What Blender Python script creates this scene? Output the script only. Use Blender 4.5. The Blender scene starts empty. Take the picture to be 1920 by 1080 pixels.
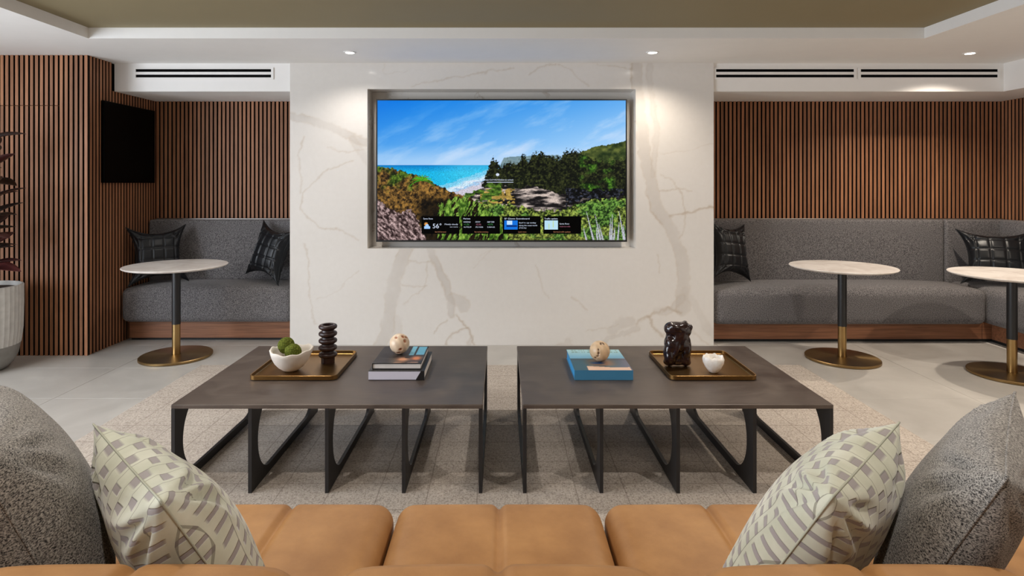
import bpy, bmesh, math, random
import numpy as np
from mathutils import Vector, Matrix

random.seed(7)
S = bpy.context.scene
COL = S.collection
PI = math.pi

# ------------------------------------------------------------------ camera
FPX = 1120.0
cd = bpy.data.cameras.new('camera')
cam = bpy.data.objects.new('camera', cd)
COL.objects.link(cam)
cam.location = (0, 0, 1.40)
cam.rotation_euler = (PI / 2, 0, 0)
cd.sensor_width = 36.0
cd.lens = 36.0 * FPX / 1920.0
cd.shift_x = (960 - 939) / 1920.0
cd.shift_y = -(540 - 345) / 1920.0
cd.clip_start = 0.02
S.camera = cam

# ------------------------------------------------------------------ world, daylight, exposure
W = bpy.data.worlds.new('world')
S.world = W
W.use_nodes = True
W.node_tree.nodes['Background'].inputs[0].default_value = (0.80, 0.88, 1.0, 1)
W.node_tree.nodes['Background'].inputs[1].default_value = 0.6

def area_light(name, loc, rot, sx, sy, energy, color):
    l = bpy.data.lights.new(name, 'AREA')
    l.shape = 'RECTANGLE'
    l.size, l.size_y = sx, sy
    l.energy = energy
    l.color = color
    o = bpy.data.objects.new(name, l)
    COL.objects.link(o)
    o.location = loc
    o.rotation_euler = rot
    return o

# daylight entering by the window in the left wall
area_light('window_daylight', (-5.12, 1.05, 1.25), (0, -PI / 2, 0), 2.1, 3.5, 215, (0.84, 0.91, 1.0))

DOWN_W = 46.0
DOWN_COL = (1.0, 0.93, 0.86)
WARM_COL = (1.0, 0.88, 0.74)

S.view_settings.view_transform = 'Standard'
S.view_settings.look = 'None'
S.view_settings.exposure = 0.1
S.view_settings.gamma = 1.0
S.view_settings.use_curve_mapping = False

# ------------------------------------------------------------------ helpers
def s2l(c):
    return tuple((x / 12.92 if x <= 0.04045 else ((x + 0.055) / 1.055) ** 2.4) for x in c)

def rgb(r, g, b):
    return s2l((r / 255.0, g / 255.0, b / 255.0)) + (1.0,)

def box(bm, x0, x1, y0, y1, z0, z1):
    v = [bm.verts.new(p) for p in ((x0, y0, z0), (x1, y0, z0), (x1, y1, z0), (x0, y1, z0),
                                   (x0, y0, z1), (x1, y0, z1), (x1, y1, z1), (x0, y1, z1))]
    for f in ((0, 3, 2, 1), (4, 5, 6, 7), (0, 1, 5, 4), (1, 2, 6, 5), (2, 3, 7, 6), (3, 0, 4, 7)):
        bm.faces.new([v[i] for i in f])

def bevel(bm, w, seg=2):
    bmesh.ops.bevel(bm, geom=list(bm.edges), offset=w, segments=seg, affect='EDGES', profile=0.5)

def bbox(x0, x1, y0, y1, z0, z1, w=0.003, seg=2):
    bm = bmesh.new()
    box(bm, x0, x1, y0, y1, z0, z1)
    if w:
        bevel(bm, w, seg)
    return bm

def lathe(bm, prof, seg=48, cx=0, cy=0, wob=None, close_top=False, close_bottom=False):
    rings = []
    for k, (r, z) in enumerate(prof):
        ring = []
        for i in range(seg):
            a = 2 * PI * i / seg
            rr, zz = (r, z) if wob is None else wob(r, z, a, k)
            ring.append(bm.verts.new((cx + rr * math.cos(a), cy + rr * math.sin(a), zz)))
        rings.append(ring)
    for a, b in zip(rings, rings[1:]):
        for i in range(seg):
            j = (i + 1) % seg
            bm.faces.new((a[i], a[j], b[j], b[i]))
    if close_bottom:
        bm.faces.new(list(reversed(rings[0])))
    if close_top:
        bm.faces.new(rings[-1])
    return rings

def tube(bm, pts, rad, seg=8, closed=False):
    pts = [Vector(p) for p in pts]
    n = len(pts)
    rings = []
    ref = Vector((0.13, 0.27, 0.95)).normalized()
    for i, p in enumerate(pts):
        if closed:
            d = pts[(i + 1) % n] - pts[i - 1]
        else:
            d = pts[min(i + 1, n - 1)] - pts[max(i - 1, 0)]
        d.normalize()
        a = d.cross(ref)
        if a.length < 1e-4:
            a = d.cross(Vector((1, 0, 0)))
        a.normalize()
        b = d.cross(a)
        r = rad[i] if isinstance(rad, (list, tuple)) else rad
        rings.append([bm.verts.new(p + a * (r * math.cos(2 * PI * k / seg)) + b * (r * math.sin(2 * PI * k / seg))) for k in range(seg)])
    m = n if closed else n - 1
    for i in range(m):
        A, B = rings[i], rings[(i + 1) % n]
        for k in range(seg):
            j = (k + 1) % seg
            bm.faces.new((A[k], A[j], B[j], B[k]))
    if not closed:
        bm.faces.new(list(reversed(rings[0])))
        bm.faces.new(rings[-1])

def mesh_of(name, bm, m, smooth=False):
    bmesh.ops.recalc_face_normals(bm, faces=list(bm.faces))
    me = bpy.data.meshes.new(name)
    bm.to_mesh(me)
    bm.free()
    if m:
        me.materials.append(m)
    if smooth:
        me.polygons.foreach_set('use_smooth', [True] * len(me.polygons))
        if smooth != 'all':
            try:
                me.set_sharp_from_angle(angle=math.radians(smooth if not isinstance(smooth, bool) else 40))
            except Exception:
                pass
    return me

def link(name, me, parent=None, loc=None):
    o = bpy.data.objects.new(name, me)
    COL.objects.link(o)
    if parent:
        o.parent = parent
    if loc is not None:
        o.location = loc
    return o

def obj(name, bm, m, parent=None, smooth=False, loc=None):
    return link(name, mesh_of(name, bm, m, smooth), parent, loc)

def wobj(name, bm, m, root, smooth=False):
    """mesh authored in world coordinates, parented under an unrotated root"""
    bmesh.ops.translate(bm, verts=list(bm.verts), vec=-Vector(root.location))
    return obj(name, bm, m, root, smooth)

def tag(o, label, cat, group=None):
    o['label'] = label
    o['category'] = cat
    if group:
        o['group'] = group
    return o

def thing(name, label, cat, loc=(0, 0, 0), rotz=0.0, group=None):
    o = bpy.data.objects.new(name, None)
    o.empty_display_size = 0.1
    COL.objects.link(o)
    o.location = loc
    o.rotation_euler = (0, 0, rotz)
    return tag(o, label, cat, group)

def struct(name, bm, m, label=None, smooth=False):
    o = obj(name, bm, m, None, smooth)
    o['kind'] = 'structure'
    if label:
        o['label'] = label
    return o

def copy_tree(o, parent=None):
    c = o.copy()
    COL.objects.link(c)
    c.parent = parent
    for ch in list(o.children):
        copy_tree(ch, c)
    return c

# ------------------------------------------------------------------ node materials
class Mat:
    def __init__(self, name, color=(0.5, 0.5, 0.5, 1), rough=0.5, metal=0.0, spec=0.5):
        self.m = bpy.data.materials.new(name)
        self.m.use_nodes = True
        self.t = self.m.node_tree
        self.b = self.t.nodes['Principled BSDF']
        self.b.inputs['Base Color'].default_value = color
        self.b.inputs['Roughness'].default_value = rough
        self.b.inputs['Metallic'].default_value = metal
        self.b.inputs['Specular IOR Level'].default_value = spec

    def n(self, kind, **kw):
        nd = self.t.nodes.new(kind)
        for k, v in kw.items():
            setattr(nd, k, v)
        return nd

    def l(self, a, b):
        self.t.links.new(a, b)

    def coord(self, which='Object', scale=(1, 1, 1)):
        tc = self.n('ShaderNodeTexCoord')
        mp = self.n('ShaderNodeMapping')
        mp.inputs['Scale'].default_value = scale
        self.l(tc.outputs[which], mp.inputs[0])
        return mp.outputs[0]

    def noise(self, vec, scale=5, detail=4, rough=0.55, dist=0.0):
        nd = self.n('ShaderNodeTexNoise')
        nd.inputs['Scale'].default_value = scale
        nd.inputs['Detail'].default_value = detail
        nd.inputs['Roughness'].default_value = rough
        nd.inputs['Distortion'].default_value = dist
        if vec is not None:
            self.l(vec, nd.inputs['Vector'])
        return nd.outputs['Fac']

    def ramp(self, fac, stops):
        nd = self.n('ShaderNodeValToRGB')
        e = nd.color_ramp.elements
        while len(e) < len(stops):
            e.new(0.5)
        for el, (p, c) in zip(e, stops):
            el.position = p
            el.color = c
        self.l(fac, nd.inputs[0])
        return nd.outputs[0]

    def mix(self, fac, a, b, mode='MIX'):
        nd = self.n('ShaderNodeMix', data_type='RGBA', blend_type=mode)
        for s, v in ((nd.inputs[0], fac), (nd.inputs[6], a), (nd.inputs[7], b)):
            if isinstance(v, bpy.types.NodeSocket):
                self.l(v, s)
            else:
                s.default_value = v
        return nd.outputs[2]

    def math(self, op, a, b=None, c=None):
        nd = self.n('ShaderNodeMath', operation=op)
        for s, v in zip(nd.inputs, (a, b, c)):
            if v is None:
                continue
            if isinstance(v, bpy.types.NodeSocket):
                self.l(v, s)
            else:
                s.default_value = v
        return nd.outputs[0]

    def sep(self, vec):
        nd = self.n('ShaderNodeSeparateXYZ')
        self.l(vec, nd.inputs[0])
        return nd.outputs

    def color(self, sock):
        self.l(sock, self.b.inputs['Base Color'])

    def bump(self, h, strength=0.3, dist=0.002):
        nd = self.n('ShaderNodeBump')
        nd.inputs['Strength'].default_value = strength
        nd.inputs['Distance'].default_value = dist
        self.l(h, nd.inputs['Height'])
        self.l(nd.outputs[0], self.b.inputs['Normal'])
        return nd

    def attr(self, name):
        nd = self.n('ShaderNodeAttribute', attribute_name=name)
        return nd.outputs['Color']

def plain(name, c, rough=0.5, metal=0.0, spec=0.5, var=0.08, scale=8.0):
    a = Mat(name, c, rough, metal, spec)
    f = a.noise(a.coord(), scale, 3)
    lo = tuple(x * (1 - var) for x in c[:3]) + (1,)
    hi = tuple(min(1, x * (1 + var)) for x in c[:3]) + (1,)
    a.color(a.ramp(f, [(0.3, lo), (0.7, hi)]))
    return a.m

def wood(name, c0, c1, scale=(60, 60, 2.0), rough=0.5, randobj=True):
    a = Mat(name, c0, rough, 0, 0.35)
    v = a.coord('Object', scale)
    if randobj:
        oi = a.n('ShaderNodeObjectInfo')
        add = a.n('ShaderNodeVectorMath', operation='ADD')
        sc = a.n('ShaderNodeVectorMath', operation='SCALE')
        cmb = a.n('ShaderNodeCombineXYZ')
        for i in range(3):
            a.l(oi.outputs['Random'], cmb.inputs[i])
        a.l(cmb.outputs[0], sc.inputs[0])
        sc.inputs['Scale'].default_value = 57.0
        a.l(v, add.inputs[0])
        a.l(sc.outputs[0], add.inputs[1])
        v = add.outputs[0]
    f = a.noise(v, 1.0, 5, 0.6, 0.6)
    c = a.ramp(f, [(0.25, c0), (0.75, c1)])
    if randobj:
        br = a.math('MULTIPLY_ADD', oi.outputs['Random'], 0.35, 0.82)
        hv = a.n('ShaderNodeHueSaturation')
        a.l(br, hv.inputs['Value'])
        a.l(c, hv.inputs['Color'])
        c = hv.outputs[0]
    a.color(c)
    a.bump(f, 0.15, 0.001)
    return a.m

def fabric(name, dark, light, scale=170, rough=0.9, mid=0.5, width=0.16, sheen=0.15, stretch=(1, 1, 1)):
    a = Mat(name, dark, rough, 0, 0.2)
    v = a.coord('Object', stretch)
    f = a.noise(v, scale, 3, 0.75)
    a.color(a.ramp(f, [(mid - width, dark), (mid + width, light)]))
    a.b.inputs['Sheen Weight'].default_value = sheen
    a.bump(f, 0.5, 0.002)
    return a.m

M = {}
M['white_paint'] = plain('white_paint', rgb(240, 238, 235), 0.7, var=0.01)
M['rear_paint'] = plain('taupe_paint', rgb(136, 130, 124), 0.7, var=0.01)
M['olive_paint'] = plain('olive_paint', rgb(140, 128, 98), 0.75, var=0.01)
M['felt'] = plain('felt', (0.012, 0.010, 0.009, 1), 0.95, spec=0.1)
M['walnut'] = wood('walnut_slat', rgb(122, 80, 55), rgb(180, 126, 90))
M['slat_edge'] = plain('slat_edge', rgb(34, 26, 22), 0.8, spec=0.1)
M['walnut_plinth'] = wood('walnut_plinth', rgb(104, 68, 48), rgb(158, 108, 78), (2.0, 60, 60), 0.45, False)
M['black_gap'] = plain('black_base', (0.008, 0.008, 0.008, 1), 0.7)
M['bench'] = fabric('bench_wool', rgb(40, 39, 42), rgb(140, 136, 136), 150)
M['black_leather'] = plain('black_leather', (0.007, 0.008, 0.010, 1), 0.36, spec=0.35)
M['grey_knit'] = fabric('grey_knit', rgb(30, 29, 32), rgb(186, 180, 172), 380, width=0.11, stretch=(1, 1, 0.6))
M['black_metal'] = plain('black_metal', (0.012, 0.012, 0.013, 1), 0.4, spec=0.5)
M['table_leg'] = plain('blackened_iron', (0.016, 0.014, 0.014, 1), 0.5, spec=0.4)
M['screen_black'] = plain('screen_black', (0.002, 0.002, 0.002, 1), 0.25, spec=0.06)
M['vent_black'] = plain('vent_black', (0.004, 0.004, 0.004, 1), 0.9, spec=0.05)
M['ceramic'] = plain('white_ceramic', rgb(225, 216, 205), 0.6, var=0.06, scale=14)
M['soil'] = plain('soil', rgb(58, 46, 38), 0.95, var=0.4, scale=60)
M['concrete'] = plain('pot_concrete', rgb(196, 194, 190), 0.85, var=0.08, scale=20)
M['concrete_dark'] = plain('pot_foot_concrete', rgb(140, 138, 134), 0.85, var=0.08, scale=20)
M['paper'] = plain('paper', rgb(214, 208, 202), 0.8)
M['lavender_spine'] = plain('book_spine_pale', rgb(206, 202, 214), 0.55, var=0.02)
M['book_black'] = plain('book_black', rgb(26, 25, 27), 0.35)
M['book_blue'] = plain('book_blue', rgb(62, 124, 160), 0.45, var=0.03)
M['book_blue_bright'] = plain('book_blue_bright', rgb(50, 146, 204), 0.45, var=0.03)
M['stem'] = plain('stem', rgb(92, 96, 58), 0.6)
M['dark_vase'] = plain('dark_wood_vase', rgb(46, 26, 24), 0.38, var=0.3, scale=30)
M['dark_root'] = plain('polished_root', rgb(36, 20, 20), 0.16, var=0.4, scale=20, spec=0.6)

def m_leather():
    a = Mat('tan_leather', rgb(176, 124, 76), 0.5, 0, 0.4)
    v = a.coord()
    f = a.noise(v, 7, 6, 0.6)
    c = a.ramp(f, [(0.3, rgb(156, 110, 64)), (0.7, rgb(184, 136, 84))])
    g = a.noise(v, 260, 2)
    a.color(c)
    a.bump(g, 0.18, 0.001)
    return a.m
M['leather'] = m_leather()

def m_tile():
    a = Mat('floor_tile', rgb(176, 172, 166), 0.38, 0, 0.4)
    oi = a.n('ShaderNodeObjectInfo')
    tc = a.n('ShaderNodeTexCoord')
    add = a.n('ShaderNodeVectorMath', operation='ADD')
    a.l(tc.outputs['Object'], add.inputs[0])
    a.l(oi.outputs['Location'], add.inputs[1])
    f = a.noise(add.outputs[0], 1.8, 7, 0.62, 0.8)
    c = a.ramp(f, [(0.25, rgb(160, 156, 150)), (0.55, rgb(178, 174, 168)), (0.8, rgb(194, 190, 183))])
    a.color(c)
    a.l(a.ramp(f, [(0.3, (0.30, 0.30, 0.30, 1)), (0.8, (0.46, 0.46, 0.46, 1))]), a.b.inputs['Roughness'])
    return a.m
M['tile'] = m_tile()
M['grout'] = plain('grout', rgb(192, 188, 182), 0.9)

def m_rug():
    a = Mat('rug_wool', rgb(180, 165, 148), 0.95, 0, 0.1)
    v = a.coord()
    sp = a.noise(v, 110, 4, 0.85)
    st = a.noise(a.coord('Object', (260, 25, 1)), 1.0, 3, 0.7)
    big = a.noise(v, 3.0, 3)
    c = a.ramp(sp, [(0.38, rgb(60, 50, 44)), (0.46, rgb(168, 157, 147)), (0.60, rgb(198, 189, 178)), (0.78, rgb(224, 217, 207))])
    c = a.mix(0.35, c, a.ramp(st, [(0.3, rgb(146, 134, 124)), (0.7, rgb(216, 207, 196))]))
    c = a.mix(0.10, c, a.ramp(big, [(0.3, rgb(150, 130, 112)), (0.7, rgb(226, 214, 200))]))
    wob = a.noise(v, 9, 2)
    sx = a.sep(v)
    masks = []
    for s, ph in ((sx[0], 0.0), (sx[1], 0.02)):
        w = a.math('MULTIPLY_ADD', wob, 0.012, s)
        fr = a.math('FRACT', a.math('DIVIDE', a.math('ADD', w, 10 + ph), 0.2225))
        d = a.math('ABSOLUTE', a.math('SUBTRACT', fr, 0.5))
        masks.append(a.math('SUBTRACT', 1.0, a.math('SMOOTH_MIN', 1.0, a.math('DIVIDE', d, 0.018), 0.1)))
    mk_ = a.math('MULTIPLY', a.math('MAXIMUM', masks[0], masks[1]), a.math('MULTIPLY_ADD', sp, 1.0, -0.02))
    c = a.mix(mk_, c, rgb(86, 70, 58))
    a.color(c)
    a.bump(sp, 0.6, 0.004)
    return a.m
M['rug'] = m_rug()

def m_tabletop():
    a = Mat('bronzed_tabletop', rgb(84, 76, 72), 0.42, 0.35, 0.4)
    v = a.coord()
    f = a.noise(v, 3.5, 6, 0.6, 0.8)
    g = a.noise(a.coord('Object', (6, 60, 6)), 1.5, 4)
    c = a.ramp(f, [(0.3, rgb(78, 68, 63)), (0.7, rgb(106, 95, 86))])
    a.color(a.mix(0.15, c, a.ramp(g, [(0.3, rgb(60, 52, 50)), (0.7, rgb(112, 100, 92))])))
    a.l(a.ramp(f, [(0.3, (0.36, 0.36, 0.36, 1)), (0.7, (0.52, 0.52, 0.52, 1))]), a.b.inputs['Roughness'])
    return a.m
M['tabletop'] = m_tabletop()

def m_brass(name, c, rough, aniso=0.0):
    a = Mat(name, c, rough, 1.0)
    if aniso:
        a.b.inputs['Anisotropic'].default_value = aniso
        tg = a.n('ShaderNodeTangent', direction_type='RADIAL', axis='Z')
        a.l(tg.outputs[0], a.b.inputs['Tangent'])
    f = a.noise(a.coord(), 12, 4)
    a.color(a.ramp(f, [(0.3, tuple(x * 0.88 for x in c[:3]) + (1,)), (0.7, c)]))
    return a.m
M['brass'] = m_brass('brass', rgb(176, 146, 98), 0.28)
M['cap_metal'] = m_brass('cap_metal', rgb(150, 146, 142), 0.35)
M['base_bronze'] = m_brass('brushed_bronze', rgb(158, 130, 88), 0.30, 0.8)
M['tray'] = m_brass('antique_brass_tray', rgb(142, 108, 64), 0.36)

def m_moss():
    a = Mat('moss', rgb(92, 100, 40), 0.95, 0, 0.1)
    f = a.noise(a.coord(), 120, 4, 0.7)
    a.color(a.ramp(f, [(0.3, rgb(44, 52, 16)), (0.6, rgb(104, 112, 44)), (0.8, rgb(140, 140, 70))]))
    a.bump(f, 0.8, 0.004)
    return a.m
M['moss'] = m_moss()

def m_quartz():
    a = Mat('white_quartz', rgb(240, 234, 226), 0.3)
    f = a.noise(a.coord(), 30, 4)
    a.color(a.ramp(f, [(0.3, rgb(226, 216, 204)), (0.7, rgb(250, 248, 244))]))
    a.b.inputs['Subsurface Weight'].default_value = 0.4
    a.b.inputs['Subsurface Radius'].default_value = (0.02, 0.018, 0.015)
    a.bump(f, 0.4, 0.004)
    return a.m
M['quartz'] = m_quartz()

def m_leaf():
    a = Mat('burgundy_leaf', rgb(36, 26, 26), 0.3, 0, 0.5)
    oi = a.n('ShaderNodeObjectInfo')
    a.color(a.ramp(oi.outputs['Random'], [(0.0, rgb(26, 26, 22)), (0.5, rgb(44, 26, 26)), (0.85, rgb(70, 34, 34)), (1.0, rgb(120, 66, 66))]))
    return a.m
M['leaf'] = m_leaf()
M['leaf_sheath'] = plain('leaf_sheath', rgb(120, 40, 44), 0.5)

def m_attr(name, attr, rough, spec=0.5, emit=0.0, fine=0.0):
    a = Mat(name, (0.5, 0.5, 0.5, 1), rough, 0, spec)
    c = a.attr(attr)
    if emit:
        a.b.inputs['Base Color'].default_value = (0.004, 0.004, 0.004, 1)
        a.l(c, a.b.inputs['Emission Color'])
        a.b.inputs['Emission Strength'].default_value = emit
    else:
        if fine:
            f = a.noise(a.coord(), 22, 6, 0.6)
            c = a.mix(fine, c, a.ramp(f, [(0.3, rgb(205, 196, 186)), (0.7, rgb(246, 243, 239))]), 'MULTIPLY')
        a.color(c)
    return a.m
M['marble'] = m_attr('marble_slab', 'vein', 0.14, 0.45, 0, 0.10)
M['print'] = m_attr('printed_cover', 'print', 0.35)
M['screen'] = m_attr('screen_picture', 'picture', 0.3, 0.1, 0.93)

def m_emit(name, c, s=1.0):
    a = Mat(name, (0.002, 0.002, 0.002, 1), 0.6, 0, 0.03)
    a.b.inputs['Emission Color'].default_value = c
    a.b.inputs['Emission Strength'].default_value = s
    return a.m

def m_marble_plain():
    a = Mat('marble_plain', rgb(226, 220, 213), 0.16, 0, 0.45)
    f = a.noise(a.coord(), 2.5, 8, 0.6, 1.5)
    a.color(a.ramp(f, [(0.62, rgb(232, 227, 220)), (0.65, rgb(206, 196, 184)), (0.68, rgb(232, 227, 220))]))
    return a.m
M['marble_plain'] = m_marble_plain()

def m_table_marble():
    a = Mat('table_marble', rgb(228, 220, 212), 0.3, 0, 0.4)
    f = a.noise(a.coord(), 6, 8, 0.6, 1.0)
    a.color(a.ramp(f, [(0.3, rgb(206, 196, 188)), (0.6, rgb(234, 228, 222))]))
    return a.m
M['table_marble'] = m_table_marble()

def m_pillow():
    a = Mat('tufted_velvet', rgb(190, 190, 160), 0.75, 0, 0.25)
    uv = a.n('ShaderNodeUVMap')
    sp = a.sep(uv.outputs[0])
    # rows of rounded tabs between gently waving lines
    wav = a.math('MULTIPLY', a.math('SINE', a.math('MULTIPLY', sp[1], 11.0)), 0.22)
    band = a.math('ADD', a.math('MULTIPLY', sp[0], 10.0), wav)
    fb = a.math('FRACT', a.math('ADD', band, 40.0))
    fl = a.math('FLOOR', band)
    along = a.math('ADD', a.math('MULTIPLY', sp[1], 14.0), a.math('MULTIPLY', fl, 0.5))
    fa = a.math('FRACT', a.math('ADD', along, 40.0))
    da = a.math('ABSOLUTE', a.math('SUBTRACT', fa, 0.5))           # 0 centre of tab .. .5 edge
    bar = a.math('SMOOTHSTEP' if False else 'GREATER_THAN', da, 0.33)
    mr = a.n('ShaderNodeMapRange', interpolation_type='SMOOTHSTEP')
    a.l(da, mr.inputs[0])
    mr.inputs[1].default_value = 0.30
    mr.inputs[2].default_value = 0.37
    gap = mr.outputs[0]
    mr2 = a.n('ShaderNodeMapRange', interpolation_type='SMOOTHSTEP')
    a.l(fb, mr2.inputs[0])
    mr2.inputs[1].default_value = 0.70
    mr2.inputs[2].default_value = 0.82
    mr2.inputs[3].default_value = 1.0
    mr2.inputs[4].default_value = 0.0
    gap = a.math('MULTIPLY', gap, mr2.outputs[0])
    ln = a.math('LESS_THAN', fb, 0.05)
    n1 = a.noise(a.coord(), 9, 4)
    c = a.ramp(n1, [(0.3, rgb(186, 187, 166)), (0.7, rgb(214, 213, 196))])
    c = a.mix(gap, c, rgb(158, 150, 148))
    c = a.mix(a.math('MULTIPLY', ln, 0.6), c, rgb(104, 98, 84))
    a.color(c)
    h = a.math('SUBTRACT', 1.0, a.math('MAXIMUM', gap, ln))
    a.bump(h, 0.55, 0.006)
    a.b.inputs['Sheen Weight'].default_value = 0.35
    a.b.inputs['Sheen Roughness'].default_value = 0.4
    return a.m
M['velvet'] = m_pillow()
M['velvet_edge'] = plain('velvet_edge', rgb(176, 176, 158), 0.8)

# ------------------------------------------------------------------ numpy value noise
def vnoise(x, y, seed):
    r = np.random.RandomState(seed)
    tab = r.rand(64, 64)
    xi = np.floor(x).astype(int)
    yi = np.floor(y).astype(int)
    fx = x - xi
    fy = y - yi
    fx = fx * fx * (3 - 2 * fx)
    fy = fy * fy * (3 - 2 * fy)
    g = lambda i, j: tab[i % 64, j % 64]
    return (g(xi, yi) * (1 - fx) + g(xi + 1, yi) * fx) * (1 - fy) + (g(xi, yi + 1) * (1 - fx) + g(xi + 1, yi + 1) * fx) * fy

def fbm(x, y, seed, octv=4, gain=0.55):
    s = np.zeros_like(x, dtype=float)
    a = 1.0
    t = 0.0
    for k in range(octv):
        s += a * vnoise(x * 2 ** k + 7.3 * k, y * 2 ** k + 3.1 * k, seed + k)
        t += a
        a *= gain
    return s / t

def lin(img):
    img = np.clip(img, 0, 255) / 255.0
    return np.where(img <= 0.04045, img / 12.92, ((img + 0.055) / 1.055) ** 2.4)

def grid_mesh(name, xs, zs, rgbfun, attr, m, keep=None, plane='XZ'):
    nx, nz = len(xs), len(zs)
    X, Z = np.meshgrid(xs, zs)
    co = np.zeros((nx * nz, 3))
    co[:, 0] = X.ravel()
    co[:, 2 if plane == 'XZ' else 1] = Z.ravel()
    idx = np.arange(nx * nz).reshape(nz, nx)
    f = np.stack([idx[:-1, :-1], idx[:-1, 1:], idx[1:, 1:], idx[1:, :-1]], -1).reshape(-1, 4)
    if keep is not None:
        cx = (X[:-1, :-1] + X[1:, 1:]).ravel() / 2
        cz = (Z[:-1, :-1] + Z[1:, 1:]).ravel() / 2
        f = f[keep(cx, cz)]
    me = bpy.data.meshes.new(name)
    me.vertices.add(len(co))
    me.vertices.foreach_set('co', co.ravel())
    me.loops.add(len(f) * 4)
    me.polygons.add(len(f))
    me.polygons.foreach_set('loop_start', np.arange(0, len(f) * 4, 4))
    me.loops.foreach_set('vertex_index', f.ravel())
    me.update(calc_edges=True)
    ca = me.color_attributes.new(attr, 'FLOAT_COLOR', 'POINT')
    col = np.ones((nx * nz, 4))
    col[:, :3] = lin(rgbfun(X, Z)).reshape(-1, 3)
    ca.data.foreach_set('color', col.ravel().astype(np.float32))
    me.materials.append(m)
    return me

# ================================================================== SETTING
CEIL = 2.452          # lower ceiling
REC = 2.530           # olive recess
YM = 5.19             # marble plane
YB = 5.83             # slat wall in the bays
SOF = 2.207           # underside of bay soffits
XL = -3.37            # left return
XR = 4.88             # right wall
YF = 4.87             # front face of left slat wall
XLL = -5.2
YN = -1.9
MX0, MX1 = -1.832, 1.850

# floor: grout bed and tiles
bm = bmesh.new()
box(bm, XLL, XR + 0.1, YN, YB + 0.05, -0.06, -0.004)
floor = struct('floor', bm, M['grout'], 'pale grey stone tile floor')
TX, TY = 1.2, 0.645
bm = bbox(0.0015, TX - 0.0015, 0.0015, TY - 0.0015, -0.004, 0.0, 0.0008, 1)
tme = mesh_of('tile', bm, M['tile'])
x0 = -5.2
k = 0
ys = [3.255 + 0.645 * i for i in range(-8, 4)]
for yy in ys:
    for i in range(9):
        xx = x0 + i * TX - 0.12
        if xx + TX > XR + 0.25 or yy + TY > YB + 0.06:
            continue
        link('tile', tme, floor, (xx, yy, 0))

# ceiling ring with recess
RX0, RX1, RY0, RY1 = -2.98, 3.06, -1.0, 4.316
bm = bmesh.new()
T = CEIL + 0.25
box(bm, XLL, RX0, YN, YB + 0.05, CEIL, T)
box(bm, RX1, XR + 0.1, YN, YB + 0.05, CEIL, T)
box(bm, RX0, RX1, RY1, YB + 0.05, CEIL, T)
box(bm, RX0, RX1, YN, RY0, CEIL, T)
struct('ceiling', bm, M['white_paint'], 'white dropped ceiling border around the recess')
bm = bmesh.new()
box(bm, RX0, RX1, RY0, RY1, REC, REC + 0.1)
struct('ceiling_recess', bm, M['olive_paint'], 'olive painted ceiling recess panel')

# soffits over the bays
bm = bbox(XL, MX0 + 0.05, YM + 0.02, YB + 0.04, SOF, CEIL, 0)
struct('soffit_left', bm, M['white_paint'], 'white soffit over the left bench bay')
bm = bmesh.new()
box(bm, MX1 - 0.05, 4.386, YM + 0.02, YB + 0.04, SOF, CEIL)
box(bm, 4.386, XR + 0.05, 2.75, YB + 0.04, SOF, CEIL)
struct('soffit_right', bm, M['white_paint'], 'white soffit over the corner bench bay')

# shell walls behind slats and around the rest of the room
def wallbox(name, x0, x1, y0, y1, z0, z1, m, label):
    bm = bmesh.new()
    box(bm, x0, x1, y0, y1, z0, z1)
    return struct(name, bm, m, label)

SD = 0.026            # slat depth
wbl = wallbox('wall_back_left', XL - 0.03, MX0 + 0.1, YB + SD, YB + 0.12, 0, CEIL, M['felt'], 'walnut slat wall behind the left bench')
wbr = wallbox('wall_back_right', MX1 - 0.1, XR + 0.1, YB + SD, YB + 0.12, 0, CEIL, M['felt'], 'walnut slat wall behind the corner bench')
wlr = wallbox('wall_left_return', XL - 0.10, XL - SD, YF + 0.03, YB + SD, 0, CEIL, M['felt'], 'walnut slat return wall beside the left bench')
wlf = wallbox('wall_left_front', XLL, XL - SD, YF + SD, YF + 0.12, 0, CEIL, M['felt'], 'walnut slat wall behind the potted plant')
wallbox('wall_right_front', XR, XR + 0.12, YN, 2.75, 0, CEIL, M['white_paint'], 'plain white wall beyond the slatted corner')
wrr = wallbox('wall_right', XR + SD, XR + 0.12, 2.75, YB + 0.12, 0, CEIL, M['felt'], 'walnut slat wall on the right side')
wallbox('wall_rear', XLL, XR + 0.1, YN - 0.1, YN, 0, CEIL, M['rear_paint'], 'plain taupe wall behind the sofa')
# left wall with a window opening
bm = bmesh.new()
wy0, wy1, wz0, wz1 = -0.75, 2.85, 0.15, 2.35
box(bm, XLL - 0.1, XLL, YN, wy0, 0, CEIL)
box(bm, XLL - 0.1, XLL, wy1, YF + 0.12, 0, CEIL)
box(bm, XLL - 0.1, XLL, wy0, wy1, 0, wz0)
box(bm, XLL - 0.1, XLL, wy0, wy1, wz1, CEIL)
struct('wall_left', bm, M['white_paint'], 'white wall with a wide window')
bm = bmesh.new()
for a in (wy0, (wy0 + wy1) / 2 - 0.02, wy1 - 0.04):
    box(bm, XLL - 0.07, XLL - 0.02, a, a + 0.04, wz0, wz1)
box(bm, XLL - 0.07, XLL - 0.02, wy0, wy1, wz0, wz0 + 0.04)
box(bm, XLL - 0.07, XLL - 0.02, wy0, wy1, wz1 - 0.04, wz1)
struct('window_1', bm, M['black_metal'], 'black window frame')

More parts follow.
